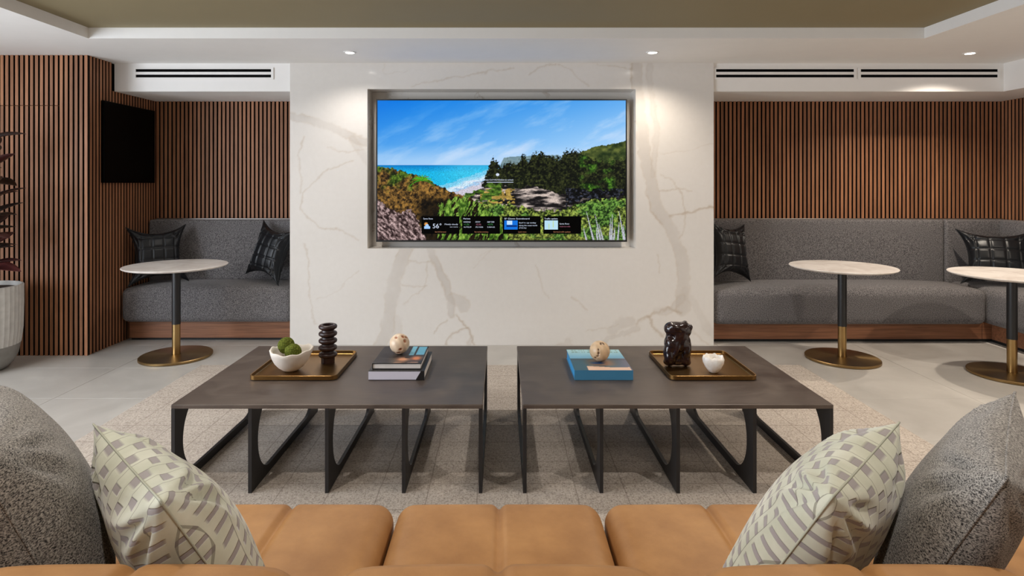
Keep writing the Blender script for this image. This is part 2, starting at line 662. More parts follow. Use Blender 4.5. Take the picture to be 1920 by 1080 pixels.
# slats
PITCH, SW = 0.0403, 0.0255
def slat_mesh(h, axis='X'):
    bm = bmesh.new()
    if axis == 'X':
        box(bm, -SW / 2, SW / 2, 0, SD, 0, h)
    else:
        box(bm, 0, SD, -SW / 2, SW / 2, 0, h)
    bevel(bm, 0.0012, 1)
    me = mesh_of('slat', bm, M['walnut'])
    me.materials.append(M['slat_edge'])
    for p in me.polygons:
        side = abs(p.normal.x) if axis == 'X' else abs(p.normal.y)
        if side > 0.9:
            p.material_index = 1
    return me

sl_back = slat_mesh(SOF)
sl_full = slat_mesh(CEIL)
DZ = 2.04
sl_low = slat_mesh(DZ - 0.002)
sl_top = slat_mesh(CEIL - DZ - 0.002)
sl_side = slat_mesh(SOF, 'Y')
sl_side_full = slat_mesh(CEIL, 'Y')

x = XL + 0.02
while x < MX0 + 0.02:
    link('slat', sl_back, wbl, (x, YB, 0))
    x += PITCH
x = MX1 - 0.01
while x < XR - 0.015:
    link('slat', sl_back, wbr, (x, YB, 0))
    x += PITCH
y = YB - 0.0145
y_end = YF + SD + 0.0165
side_pitch = (y - y_end) / int((y - y_end) / PITCH)
while y > y_end - 0.005:
    full = y < YM
    link('slat', sl_side_full if full else sl_side, wlr, (XL - SD, y, 0))
    y -= side_pitch
y = YB - 0.02
while y > 2.78:
    link('slat', sl_side, wrr, (XR, y, 0))
    y -= PITCH
# front-left slat wall holds a concealed door
bm = bmesh.new()
box(bm, -4.60, -3.615, YF + SD - 0.003, YF + SD - 0.0005, 0.004, DZ - 0.002)
door = struct('door_1', bm, M['felt'], 'concealed door faced with walnut slats')
x = XL - SW / 2 - 0.0005
while x > XLL + 0.02:
    if -4.60 < x < -3.615:
        link('slat', sl_low, door, (x, YF, 0))
        link('slat', sl_top, wlf, (x, YF, DZ + 0.002))
    else:
        link('slat', sl_full, wlf, (x, YF, 0))
    x -= PITCH

# ---- marble chimney-breast wall with the screen niche
NX0, NX1, NZ0, NZ1 = -1.159, 1.172, 0.839, 2.225
ND = 0.19
KX = 1.0 / 215.7
def mpx(px, py):
    return ((px - 939) * KX, 1.40 - (py - 345) * KX)

VEINS = [  # points measured on the slab, half width (cm-scale px), strength, kind
    ([(540, 216), (565, 222), (590, 230), (615, 236), (640, 247), (665, 260), (692, 268)], 8, 0.55, 'band'),
    ([(660, 262), (675, 280), (690, 302)], 7, 0.35, 'band'),
    ([(568, 255), (561, 290), (565, 330), (562, 362)], 1.5, 0.35, 'line'),
    ([(690, 280), (650, 287), (615, 275)], 1.2, 0.3, 'line'),
    ([(660, 300), (620, 316), (595, 335), (567, 362), (562, 392), (578, 412), (600, 424), (640, 432), (672, 452)], 1.4, 0.38, 'line'),
    ([(570, 455), (577, 490), (580, 540), (583, 580), (592, 606)], 1.4, 0.32, 'line'),
    ([(764, 462), (752, 490), (742, 520), (738, 550), (730, 590), (724, 620), (712, 655)], 13, 0.55, 'band'),
    ([(745, 600), (744, 660)], 8, 0.3, 'band'),
    ([(804, 462), (815, 490), (828, 515), (838, 540), (846, 565), (846, 590)], 7, 0.62, 'band'),
    ([(852, 560), (864, 562), (872, 572)], 12, 0.5, 'band'),
    ([(858, 590), (870, 605), (878, 620), (886, 640), (893, 660)], 1.8, 0.6, 'line'),
    ([(838, 600), (822, 610), (811, 623)], 1.4, 0.5, 'line'),
    ([(875, 614), (850, 624), (840, 640), (836, 655)], 1.7, 0.5, 'line'),
    ([(884, 630), (878, 655)], 3, 0.35, 'band'),
    ([(755, 535), (775, 538), (800, 534)], 1.3, 0.35, 'line'),
    ([(803, 490), (800, 515), (795, 535), (787, 548), (757, 570)], 1.2, 0.3, 'line'),
    ([(768, 487), (788, 493), (805, 490)], 1.2, 0.35, 'line'),
    ([(636, 545), (655, 525), (672, 505)], 1.0, 0.25, 'line'),
    ([(595, 562), (615, 556), (634, 545)], 1.0, 0.2, 'line'),
    ([(1193, 112), (1194, 180), (1203, 240), (1210, 290), (1219, 340), (1232, 390), (1254, 425), (1271, 460), (1282, 500), (1279, 540), (1280, 580)], 12, 0.52, 'band'),
    ([(1216, 112), (1222, 180), (1231, 240), (1230, 290), (1222, 330)], 5, 0.32, 'band'),
    ([(1185, 112), (1183, 160), (1190, 220)], 1.6, 0.4, 'line'),
    ([(1238, 326), (1262, 336), (1270, 354), (1297, 358)], 1.3, 0.4, 'line'),
    ([(1236, 356), (1272, 355), (1282, 368), (1286, 395), (1283, 418), (1277, 445)], 1.5, 0.42, 'line'),
    ([(1253, 404), (1282, 399), (1305, 395), (1318, 391), (1340, 391)], 2.0, 0.62, 'line'),
    ([(1215, 365), (1222, 395), (1240, 420)], 1.3, 0.35, 'line'),
    ([(1278, 585), (1250, 575), (1230, 585), (1212, 596), (1195, 608)], 2.4, 0.55, 'line'),
    ([(1232, 582), (1255, 580), (1280, 560)], 7, 0.35, 'band'),
    ([(1150, 615), (1165, 602), (1182, 604)], 11, 0.5, 'band'),
    ([(1195, 615), (1170, 625), (1145, 633), (1110, 655)], 5, 0.5, 'band'),
    ([(1216, 592), (1222, 612), (1232, 625), (1243, 632)], 1.7, 0.5, 'line'),
    ([(1285, 545), (1300, 570), (1312, 595), (1322, 612), (1342, 628)], 8, 0.28, 'band'),
    ([(1300, 620), (1320, 638), (1336, 650)], 2, 0.25, 'line'),
    ([(1046, 650), (1066, 636), (1070, 650)], 4, 0.4, 'band'),
    ([(1100, 622), (1130, 615), (1160, 605)], 1.2, 0.3, 'line'),
    ([(1072, 557), (1085, 566), (1100, 580)], 1.2, 0.35, 'line'),
    ([(1004, 495), (1010, 520), (1018, 545), (1030, 560)], 1.2, 0.25, 'line'),
    ([(1233, 478), (1235, 510)], 1.2, 0.35, 'line'),
    ([(720, 120), (722, 136), (760, 136)], 1.0, 0.2, 'line'),
    ([(770, 160), (800, 155), (855, 145), (900, 138), (935, 130), (965, 128)], 1.2, 0.38, 'line'),
    ([(995, 142), (1010, 128), (1040, 118)], 1.4, 0.4, 'line'),
    ([(1045, 118), (1070, 130), (1085, 145), (1100, 160)], 1.2, 0.35, 'line'),
    ([(1120, 118), (1150, 124), (1185, 128)], 1.2, 0.3, 'line'),
    ([(1240, 285), (1290, 280), (1338, 268)], 1.0, 0.2, 'line'),
    ([(900, 480), (915, 470), (935, 466)], 1.0, 0.2, 'line'),
    ([(885, 505), (905, 485), (920, 470)], 1.0, 0.22, 'line'),
]

def marble_rgb(X, Z):
    # warp the slab coordinates so the veins run ragged
    wx = (fbm(X * 9, Z * 9, 11, 4) - 0.5) * 0.055 + (fbm(X * 40, Z * 40, 21, 3) - 0.5) * 0.02
    wz = (fbm(X * 9 + 31, Z * 9, 15, 4) - 0.5) * 0.055 + (fbm(X * 40, Z * 40 + 9, 25, 3) - 0.5) * 0.02
    A, B = X + wx, Z + wz
    base = np.zeros(X.shape + (3,)) + np.array([225, 221, 216.0])
    cl = fbm(X * 1.3, Z * 1.3, 5, 3)
    base -= (cl[..., None] - 0.5) * np.array([10, 10, 11])
    tan = np.array([186, 168, 148.0])
    gry = np.array([196, 188, 180.0])
    tone = fbm(X * 6, Z * 6, 41, 4)
    for pts, hw, st, kind in VEINS:
        pts = [mpx(*p) for p in pts]
        d = np.full(X.shape, 9.0)
        for (ax, az), (bx, bz) in zip(pts, pts[1:]):
            vx, vz = bx - ax, bz - az
            t = np.clip(((A - ax) * vx + (B - az) * vz) / (vx * vx + vz * vz + 1e-9), 0, 1)
            d = np.minimum(d, np.hypot(A - ax - t * vx, B - az - t * vz))
        h = hw * KX
        if kind == 'band':
            fill = np.clip((h - d) / (0.35 * h), 0, 1) * st * (0.35 + 0.75 * tone)
            edge = np.exp(-((d - h * 0.9) / 0.008) ** 2) * st * 0.55 * np.clip(tone * 2.2 - 0.5, 0, 1)
            base += (gry - base) * fill[..., None]
            base += (tan - base) * edge[..., None]
        else:
            f = np.exp(-(d / max(h * 1.1, 0.005)) ** 2) * st * np.clip(0.3 + tone, 0, 1)
            base += (tan - base) * f[..., None]
    return base

xs = np.unique(np.concatenate([np.linspace(MX0, NX0, 80), np.linspace(NX0, NX1, 280), np.linspace(NX1, MX1, 80)]))
zs = np.unique(np.concatenate([np.linspace(0, NZ0, 110), np.linspace(NZ0, NZ1, 170), np.linspace(NZ1, CEIL, 30)]))
me = grid_mesh('wall_center', xs, zs, marble_rgb, 'vein', M['marble'],
               keep=lambda cx, cz: ~((cx > NX0) & (cx < NX1) & (cz > NZ0) & (cz < NZ1)))
wc = link('wall_center', me, None, (0, YM, 0))
wc['kind'] = 'structure'
wc['label'] = 'white veined marble wall with the screen niche'
bm = bmesh.new()
e = 0.02
box(bm, MX0, MX0 + e, YM + 0.0005, YB + 0.02, 0, CEIL)
box(bm, MX1 - e, MX1, YM + 0.0005, YB + 0.02, 0, CEIL)
box(bm, NX0 - e, NX0, YM + 0.0005, YM + ND, NZ0 - e, NZ1 + e)
box(bm, NX1, NX1 + e, YM + 0.0005, YM + ND, NZ0 - e, NZ1 + e)
box(bm, NX0, NX1, YM + 0.0005, YM + ND, NZ0 - e, NZ0)
box(bm, NX0, NX1, YM + 0.0005, YM + ND, NZ1, NZ1 + e)
box(bm, NX0 - e, NX1 + e, YM + ND, YM + ND + e, NZ0 - e, NZ1 + e)
nb = obj('niche_lining', bm, M['marble_plain'], wc, loc=(0, -YM, 0))

# ================================================================== DOWNLIGHTS
def downlight(x, y, z, label, group, power=1.0, color=DOWN_COL):
    t = thing('downlight', label, 'downlight', (x, y, z), 0, group)
    bm = bmesh.new()
    lathe(bm, [(0.034, -0.001), (0.036, -0.006), (0.050, -0.005), (0.052, 0.0)], 32)
    obj('trim_ring', bm, M['white_paint'], t, True)
    bm = bmesh.new()
    lathe(bm, [(0.0005, -0.003), (0.035, -0.003), (0.035, 0.0)], 32, close_bottom=True)
    obj('lens', bm, M['lamp_glow'], t)
    l = bpy.data.lights.new('downlight_beam', 'SPOT')
    l.energy = DOWN_W * power
    l.color = color
    l.spot_size = math.radians(140)
    l.spot_blend = 0.75
    l.shadow_soft_size = 0.03
    o = bpy.data.objects.new('downlight_beam', l)
    COL.objects.link(o)
    o.parent = t
    o.location = (0, 0, -0.012)
    return t
M['lamp_glow'] = m_emit('lamp_glow', (1.0, 0.95, 0.88, 1), 14.0)
downlight(-1.206, 4.77, CEIL, 'small round recessed downlight above the left part of the marble wall', 'ceiling downlights', 0.55)
downlight(1.212, 4.77, CEIL, 'small round recessed downlight above the right part of the marble wall', 'ceiling downlights', 0.9, WARM_COL)
downlight(3.77, 4.80, CEIL, 'small round recessed downlight in front of the corner bench soffit', 'ceiling downlights', 2.5, WARM_COL)
for (x, y) in ((-1.5, 3.56), (1.55, 3.56), (-1.5, 1.6), (1.55, 1.6), (0.02, 0.1)):
    downlight(x, y, REC, 'small round downlight in the olive ceiling recess', 'recess downlights', 1.45)
for (x, y) in ((-3.75, 2.7), (-3.75, 0.6), (3.77, 2.7), (3.77, 0.6)):
    downlight(x, y, CEIL, 'small round downlight in the white ceiling border beside the seating area', 'border downlights', 0.8 if x < 0 else 3.7, DOWN_COL if x < 0 else WARM_COL)

# ================================================================== VENTS
def vent(x0, x1, label):
    y = YM + 0.02
    zt, zb = 2.412, 2.312
    t = thing('air_vent', label, 'vent', ((x0 + x1) / 2, y, zb), 0, 'linear ceiling vents')
    slots = ((2.376, 2.401), (2.328, 2.353))
    bm = bmesh.new()
    p = 0.010
    box(bm, x0 - 0.02, x0, y - p, y, zb, zt)
    box(bm, x1, x1 + 0.02, y - p, y, zb, zt)
    box(bm, x0, x1, y - p, y, slots[0][1], zt)
    box(bm, x0, x1, y - p, y, slots[1][1], slots[0][0])
    box(bm, x0, x1, y - p, y, zb, slots[1][0])
    wobj('face_plate', bm, M['white_paint'], t)
    for a, b in slots:
        bm = bmesh.new()
        box(bm, x0, x1, y - 0.002, y - 0.0005, a, b)
        wobj('slot', bm, M['vent_black'], t)
    return t
vent(-3.18, -2.0, 'white linear air vent with two black slots above the left bench')
vent(1.875, 3.078, 'linear air vent with two black slots adjoining the marble wall over the corner bench')
vent(3.135, 4.33, 'linear air vent with two black slots at the far corner over the corner bench')

# ================================================================== SCREENS
TVW, TVH = 2.20, 1.251
TX0, TZ0 = -1.093, 0.893
TVY = 5.235
tv = thing('television', 'large wall television showing a beach scene in the marble niche', 'television', (TX0 + TVW / 2, TVY, TZ0))
bm = bmesh.new()
b = 0.010
yb = 0.05
box(bm, -TVW / 2, TVW / 2, 0.012, yb, 0, TVH)
box(bm, -TVW / 2, -TVW / 2 + b, 0, 0.012, 0, TVH)
box(bm, TVW / 2 - b, TVW / 2, 0, 0.012, 0, TVH)
box(bm, -TVW / 2 + b, TVW / 2 - b, 0, 0.012, TVH - b, TVH)
box(bm, -TVW / 2 + b, TVW / 2 - b, 0, 0.012, 0, b * 1.5)
obj('bezel', bm, M['black_metal'], tv)
bm = bmesh.new()
box(bm, -0.4, 0.4, yb, 0.142, 0.3, 0.9)
obj('wall_mount', bm, M['black_metal'], tv)

def beach(X, Z):
    # slab in picture units: u 705..1175, v 185..452 (top down)
    u = (X + TVW / 2) / TVW * 470 + 705
    v = 452 - Z / TVH * 267
    sh = u.shape + (3,)
    img = np.zeros(sh)
    L = lambda m, c: img.__setitem__(m, c[m] if hasattr(c, 'shape') and c.shape == sh else np.array(c, float))
    mixc = lambda a, b, t: np.array(a, float) + (np.array(b, float) - np.array(a, float)) * np.clip(t, 0, 1)[..., None]
    # sky
    t = (v - 185) / 125.0 * 0.70 + (u - 705) / 470.0 * 0.62 - 0.02
    sky = mixc((2, 118, 226), (158, 206, 250), t)
    cl = fbm((u + v * 0.8) / 60 + 3, (v + u * 0.30) / 26, 3, 6, 0.6)
    ridge = np.clip((cl - 0.45) * 3.0, 0, 1) * np.clip(t * 1.25 - 0.05, 0.05, 1)
    sky = sky + (np.array([212, 228, 252]) - sky) * (ridge * 0.75)[..., None]
    sky = sky + (np.array([196, 222, 250]) - sky) * np.clip((v - 270) / 55, 0, 0.55)[..., None]
    img[:] = sky
    # sea
    sea = mixc((0, 118, 196), (20, 178, 228), (v - 308) / 14)
    sea = sea + (np.array([84, 206, 240]) - sea) * np.clip((u - 800) / 110, 0, 0.6)[..., None]
    m = v > 308
    img[m] = sea[m]
    # surf and sand: measured across the shoreline direction
    q = (v - 318) * 0.93 + (u - 925) * 0.31 - 2.5 + (fbm(u / 14, v / 4, 8, 3) - 0.5) * 9
    surf = mixc((120, 205, 242), (222, 232, 252), np.clip(q / 6 + 0.3, 0, 1) * (0.6 + 0.6 * fbm(u / 22, v / 3, 19, 3)))
    m2 = m & (q > -6)
    img[m2] = surf[m2]
    wet = mixc((148, 196, 236), (206, 200, 214), (q - 9) / 5)
    m3 = m & (q > 9)
    img[m3] = wet[m3]
    # distant cliff
    top = np.interp(u, [936, 944, 960, 1046, 1060], [312, 295, 292, 289, 300]) + (fbm(u / 9, v * 0, 9, 3) - 0.5) * 3
    m = (u > 936) & (u < 1062) & (v > top) & (v < 330)
    cliff = mixc((96, 130, 150), (140, 160, 160), fbm(u / 12, v / 4, 4, 3))
    img[m] = cliff[m]
    # hill on the right
    top = np.interp(u, [1088, 1110, 1140, 1160, 1176], [284, 276, 270, 266, 260]) + (fbm(u / 7, v * 0, 10, 3) - 0.5) * 5
    m = (u > 1086) & (v > top)
    hill = mixc((34, 50, 24), (120, 128, 62), np.clip(fbm(u / 11, v / 8, 31, 4) * 1.9 - 0.5, 0, 1))
    img[m] = hill[m]
    # sandy clearing behind shrubs
    m = (v > 342 + (fbm(u / 12, v * 0, 2, 3) - 0.5) * 8 + (925 - u).clip(0, 90) * 0.5) & (u > 860)
    n1 = fbm(u / 26, v / 5, 12, 5)
    ground = mixc((22, 20, 22), (214, 196, 186), np.clip((n1 - 0.43) * 5, 0, 1))
    ground = ground * np.clip(1.15 - np.clip((u - 1030) / 90, 0, 0.9), 0, 1)[..., None]
    img[m] = ground[m]
    m = (v > 352) & (v < 380) & (u > 900) & (u < 965) & (fbm(u / 9, v / 5, 77, 3) > 0.45)
    img[m] = mixc((120, 96, 40), (214, 182, 96), fbm(u / 7, v / 4, 78, 3))[m]
    # dark trees
    crown = np.interp(u, [904, 914, 921, 930, 938, 950, 970, 980, 990, 1000, 1012, 1030, 1050, 1060, 1072, 1088, 1100, 1120, 1140, 1176],
                      [345, 318, 296, 300, 312, 304, 306, 287, 300, 288, 284, 292, 296, 282, 280, 284, 292, 300, 302, 296])
    crown = crown + (fbm(u / 3, v / 3, 14, 4, 0.75) - 0.5) * 26
    lowb = 350 + (fbm(u / 15, v * 0, 6, 3) - 0.5) * 14 + np.clip((u - 1010) / 60, 0, 1) * 14
    m = (v > crown) & (v < lowb) & (u > 902)
    tn = fbm(u / 3.2, v / 3.2, 17, 5, 0.7)
    patch = fbm(u / 24, v / 20, 18, 3)
    tree = mixc((10, 14, 10), (70, 76, 38), np.clip((tn - 0.42) * 3.2, 0, 1))
    bright = mixc((24, 52, 14), (96, 160, 44), np.clip((tn - 0.35) * 3, 0, 1))
    sel = ((u > 1085) & (u < 1150) & (patch > 0.42) & (v > 290))
    tree = tree + (bright - tree) * (np.clip((patch - 0.38) * 6, 0, 1) * np.clip((u - 1082) / 10, 0, 1) * np.clip((1156 - u) / 14, 0, 1) * np.clip((v - 286) / 10, 0, 1))[..., None]
    img[m] = tree[m]
    m = (v > 352) & (u > 1060) & (fbm(u / 12, v / 6, 91, 4) > 0.42) & (v < 400)
    img[m] = mixc((6, 8, 10), (70, 74, 92), np.clip((fbm(u / 4, v / 3, 92, 4) - 0.5) * 4, 0, 1))[m]
    # low green shrubs mid-ground
    m = (u > 868) & (u < 940) & (v > 342 + (fbm(u / 8, v * 0, 55, 3) - 0.5) * 10 + (925 - u).clip(0, 90) * 0.42) & (fbm(u / 16, v / 4, 56, 3) > 0.44)
    img[m] = mixc((24, 44, 12), (130, 176, 62), fbm(u / 6, v / 3, 57, 4) * 1.5 - 0.3)[m]
    # foreground greenery
    top = np.interp(u, [705, 870, 900, 950, 1000, 1050, 1080, 1110, 1140, 1176], [380, 376, 378, 381, 392, 394, 380, 372, 372, 368])
    top = top + (fbm(u / 5, v / 9, 61, 4) - 0.5) * 20
    m = v > top
    g = fbm(u / 3.4, v / 3, 62, 5, 0.7)
    gb = fbm(u / 30, v / 18, 63, 3)
    green = mixc((16, 26, 8), (168, 188, 84), np.clip((g - 0.36) * 3.4, 0, 1))
    green = green + (np.array([150, 140, 66]) - green) * (np.clip((v - 425) / 25, 0, 0.5) * gb)[..., None]
    lush = mixc((14, 36, 12), (112, 168, 72), np.clip((g - 0.36) * 3.4, 0, 1))
    green = green + (lush - green) * np.clip((gb - 0.5) * 8, 0, 0.8)[..., None]
    img[m] = green[m]
    # left dune
    top = np.interp(u, [705, 722, 745, 772, 800, 812, 830, 850, 880, 905, 925, 960], [313, 311, 318, 324, 334, 343, 350, 360, 370, 384, 402, 452])
    top = top + (fbm(u / 5, v / 10, 65, 4) - 0.5) * 9
    m = v > top
    n2 = fbm(u / 4.5, v / 4.5, 66, 5, 0.7)
    dune = mixc((26, 18, 10), (168, 124, 58), np.clip((n2 - 0.33) * 2.8, 0, 1))
    gr = mixc((18, 36, 8), (112, 144, 44), np.clip((n2 - 0.33) * 2.8, 0, 1))
    gm = np.clip((345 - v) / 20 + (fbm(u / 20, v / 16, 67, 3) - 0.55) * 4, 0, 1)
    dune = dune + (gr - dune) * gm[..., None]
    dk = np.clip((u - 775) / 20, 0, 1) * np.clip((v - 365) / 14, 0, 1) * 0.75
    dune = dune * (1 - dk)[..., None]
    img[m] = dune[m]
    # ferns over the right flank of the dune
    m = m & (u > 820) & (v > 365 + (fbm(u / 6, v * 0, 71, 3) - 0.5) * 24 + (860 - u).clip(0, 60) * 0.5) & (fbm(u / 4 + v / 9, v / 12, 72, 4) > 0.46)
    img[m] = mixc((40, 74, 16), (150, 190, 78), np.clip((fbm(u / 3, v / 6, 73, 4) - 0.3) * 2.4, 0, 1))[m]
    # rock at the lower left
    top = np.interp(u, [705, 720, 750, 770, 785, 800], [372, 384, 400, 392, 415, 452]) + (fbm(u / 6, v / 6, 81, 3) - 0.5) * 14
    m = (v > top) & (u < 800)
    rk = fbm((u + v) / 8, (v - u) / 4, 82, 5, 0.7)
    rock = mixc((34, 20, 20), (206, 178, 176), np.clip((rk - 0.36) * 3.0, 0, 1))
    img[m] = rock[m]
    # cycad crown
    for k in range(11):
        a = PI * (0.02 + 0.96 * k / 10)
        for s in np.linspace(0, 1, 26):
            px = 791 + math.cos(a) * 23 * s
            py = 337 - math.sin(a) * 22 * s + 12 * s * s
            mm = np.hypot(u - px, v - py) < 1.5 * (1 - s * 0.6)
            img[mm] = (60 + 40 * (k % 2), 120 + 30 * (k % 3), 30)
    # pale dead stems at the lower right
    r = np.random.RandomState(4)
    for bx, tx, ty in ((1100, 1093, 425), (1113, 1099, 396), (1126, 1115, 400), (1131, 1122, 418), (1146, 1148, 398), (1143, 1144, 408),
                       (1158, 1160, 416), (1150, 1152, 425), (1170, 1160, 395), (1171, 1168, 420), (1120, 1118, 425)):
        s = np.clip((452 - v) / (452 - ty), 0, 1)
        cxl = bx + (tx - bx) * s
        mm = (v > ty) & (np.abs(u - cxl) < 1.7 * (1.15 - s))
        img[mm] = (184, 186, 196)
    gr2 = 0.85 + 0.3 * np.random.RandomState(5).rand(*u.shape)
    low = v > 312
    img[low] = (img * gr2[..., None])[low]
    return img

b2 = b + 0.001
me = grid_mesh('screen', np.linspace(-TVW / 2 + b2, TVW / 2 - b2, 520), np.linspace(b * 1.5 + 0.001, TVH - b2, 300), beach, 'picture', M['screen'])
scr = link('screen', me, tv, (0, 0.006, 0))

# text and widget cards on the screen
M['card'] = m_emit('card_black', (0, 0, 0, 1), 0.0)
M['txt_white'] = m_emit('text_white', rgb(205, 215, 235))
M['txt_green'] = m_emit('text_green', rgb(60, 130, 70))
M['txt_red'] = m_emit('text_rose', rgb(150, 90, 110))
M['txt_orange'] = m_emit('text_orange', rgb(176, 120, 86))
M['cloud'] = m_emit('cloud_blue', rgb(160, 200, 255))
M['sun'] = m_emit('sun_orange', rgb(214, 150, 80))
M['map'] = m_emit('map_pale', rgb(180, 218, 236))
M['map_road'] = m_emit('map_road', rgb(190, 214, 150))
M['photo_blue'] = m_emit('photo_blue', rgb(20, 110, 214))
M['photo_light'] = m_emit('photo_light', rgb(190, 220, 250))
M['photo_navy'] = m_emit('photo_navy', rgb(6, 40, 110))
TU = TVW / 470.0
def tvx(px):
    return (px - 705) * TU - TVW / 2
def tvz(py):
    return (452 - py) * TU * (TVH / 267) / TU
def text(s, px, py, hpx, m, parent, dy, width=None, align='LEFT'):
    cu = bpy.data.curves.new('caption', 'FONT')
    cu.body = s
    cu.size = hpx * TU * 1.35
    cu.align_x = align
    o = bpy.data.objects.new('caption_source', cu)
    COL.objects.link(o)
    bpy.context.view_layer.update()
    me = bpy.data.meshes.new_from_object(o.evaluated_get(bpy.context.evaluated_depsgraph_get()))
    bpy.data.objects.remove(o)
    me.materials.clear()
    me.materials.append(m)
    xs_ = [v.co.x for v in me.vertices]
    w = max(xs_) - min(xs_)
    sx = 1.0
    if width:
        sx = width * TU / w
    for v in me.vertices:
        x, y = v.co.x * sx, v.co.y
        v.co = (x, 0, y)
    return link('caption', me, parent, (tvx(px), dy, tvz(py)))
def quad(name, px0, px1, py0, py1, m, parent, dy, round_px=0):
    bm = bmesh.new()
    box(bm, tvx(px0), tvx(px1), dy, dy + 0.0006, tvz(py1), tvz(py0))
    return obj(name, bm, m, parent)
cards = []
for (a, c) in ((790, 861), (866, 937), (942, 1013), (1018, 1089)):
    cards.append(quad('widget_card', a, c, 404, 437, M['card'], tv, 0.004))
TW, TG, TR, TO = M['txt_white'], M['txt_green'], M['txt_red'], M['txt_orange']
D1 = 0.0034
text('Santa Rosa', 793, 410, 3, TW, cards[0], D1, 18)
text('56\u00b0', 810.5, 426.5, 9, TW, cards[0], D1, 16)
text('Mostly cloudy', 833, 420.5, 3, TW, cards[0], D1, 25)
text('see more', 843, 425, 2, TW, cards[0], D1, 15)
text('See full forecast', 815, 434.5, 2.5, TO, cards[0], D1, 21)
bm = bmesh.new()
for (cx, cz, r) in ((797.5, 425, 4.2), (804, 425.2, 3.8), (800.5, 422, 5)):
    ring = [bm.verts.new((tvx(cx) + r * TU * 0.62 * math.cos(2 * PI * i / 24), D1, tvz(cz) + r * TU * 0.62 * math.sin(2 * PI * i / 24))) for i in range(24)]
    bm.faces.new(ring)
box(bm, tvx(795), tvx(806), D1, D1 + 0.0003, tvz(427.6), tvz(423))
obj('cloud_icon', bm, M['cloud'], cards[0])
bm = bmesh.new()
ring = [bm.verts.new((tvx(798.5) + 4.2 * TU * (1 if i % 2 == 0 else 0.6) * math.cos(2 * PI * i / 16), D1 + 0.0003, tvz(419) + 4.2 * TU * (1 if i % 2 == 0 else 0.6) * math.sin(2 * PI * i / 16))) for i in range(16)]
bm.faces.new(ring)
obj('sun_icon', bm, M['sun'], cards[0])
text('Markets', 868, 410, 3, TW, cards[1], D1, 13)
for px, h, mm, nn, tt in ((868.5, 'NASDAQ', TG, '+1.2%', '16,742.39'), (891, 'DOW', TR, '-0.3%', '39,118.86'), (913, 'S&P 500', TG, '+0.7%', '5,464.62')):
    text(h, px, 416, 2.6, TW, cards[1], D1, 13 if h != 'DOW' else 9)
    text(nn, px + 0.5, 421, 3.2, mm, cards[1], D1, 10)
    text(tt, px, 425.5, 2.4, TW, cards[1], D1, 14)
text('See market summary', 889, 434.5, 2.5, TO, cards[1], D1, 26)
text('SF Giants Scoreboard', 945, 410, 3, TW, cards[2], D1, 47)
quad('thumbnail', 945, 970, 412, 429, M['photo_blue'], cards[2], D1)
quad('thumbnail_sky', 950, 960, 412.5, 420, M['photo_light'], cards[2], D1 - 0.0008)
quad('thumbnail_ridge', 949, 969, 421, 424, M['photo_navy'], cards[2], D1 - 0.0008)
text('Surf is up today', 972.5, 417.5, 2.6, TW, cards[2], D1, 32)
text('along the coast north', 972.5, 422.5, 2.6, TW, cards[2], D1, 34)
text('of the bay', 972.5, 427, 2.6, TW, cards[2], D1, 14)
text('Learn more', 971, 434.5, 2.4, TO, cards[2], D1, 15)
text('Traffic update', 1020, 410, 3, TW, cards[3], D1, 25)
quad('map_tile', 1020.5, 1045.5, 412, 429, M['map'], cards[3], D1)
quad('map_road', 1028, 1029.5, 418, 428, M['map_road'], cards[3], D1 - 0.0008)
quad('map_road', 1036, 1037.5, 413, 425, M['map_road'], cards[3], D1 - 0.0008)
text('Santa Rosa', 1048.5, 419.5, 2.8, TW, cards[3], D1, 18)
text('moderate traffic', 1048.5, 424.5, 2.6, TR, cards[3], D1, 20)
text('See local traffic updates', 1037, 434.5, 2.5, TO, cards[3], D1, 32)
bm = bmesh.new()
ring = [bm.verts.new((tvx(932.5) + 3.2 * TU * math.cos(2 * PI * i / 24), 0.004, tvz(326.3) + 2.7 * TU * math.sin(2 * PI * i / 24))) for i in range(24)]
bm.faces.new(ring)
obj('lock_icon', bm, M['txt_white'], tv)
text('Press Ctrl+Alt+Delete to unlock', 907, 337.3, 3, TW, tv, 0.004, 55)
quad('caption_rule', 912, 962, 340, 341, TW, tv, 0.004)

# dark screen on the return wall
wt = thing('wall_display', 'black switched-off display hung on the slatted return wall', 'display', (XL, 5.40, 1.41))
bm = bmesh.new()
box(bm, 0.001, 0.03, -0.37, 0.37, 0, 0.695)
bevel(bm, 0.003, 1)
obj('housing', bm, M['screen_black'], wt)
bm = bmesh.new()
box(bm, 0.03, 0.0312, -0.362, 0.362, 0.008, 0.687)
obj('screen', bm, M['screen_black'], wt)

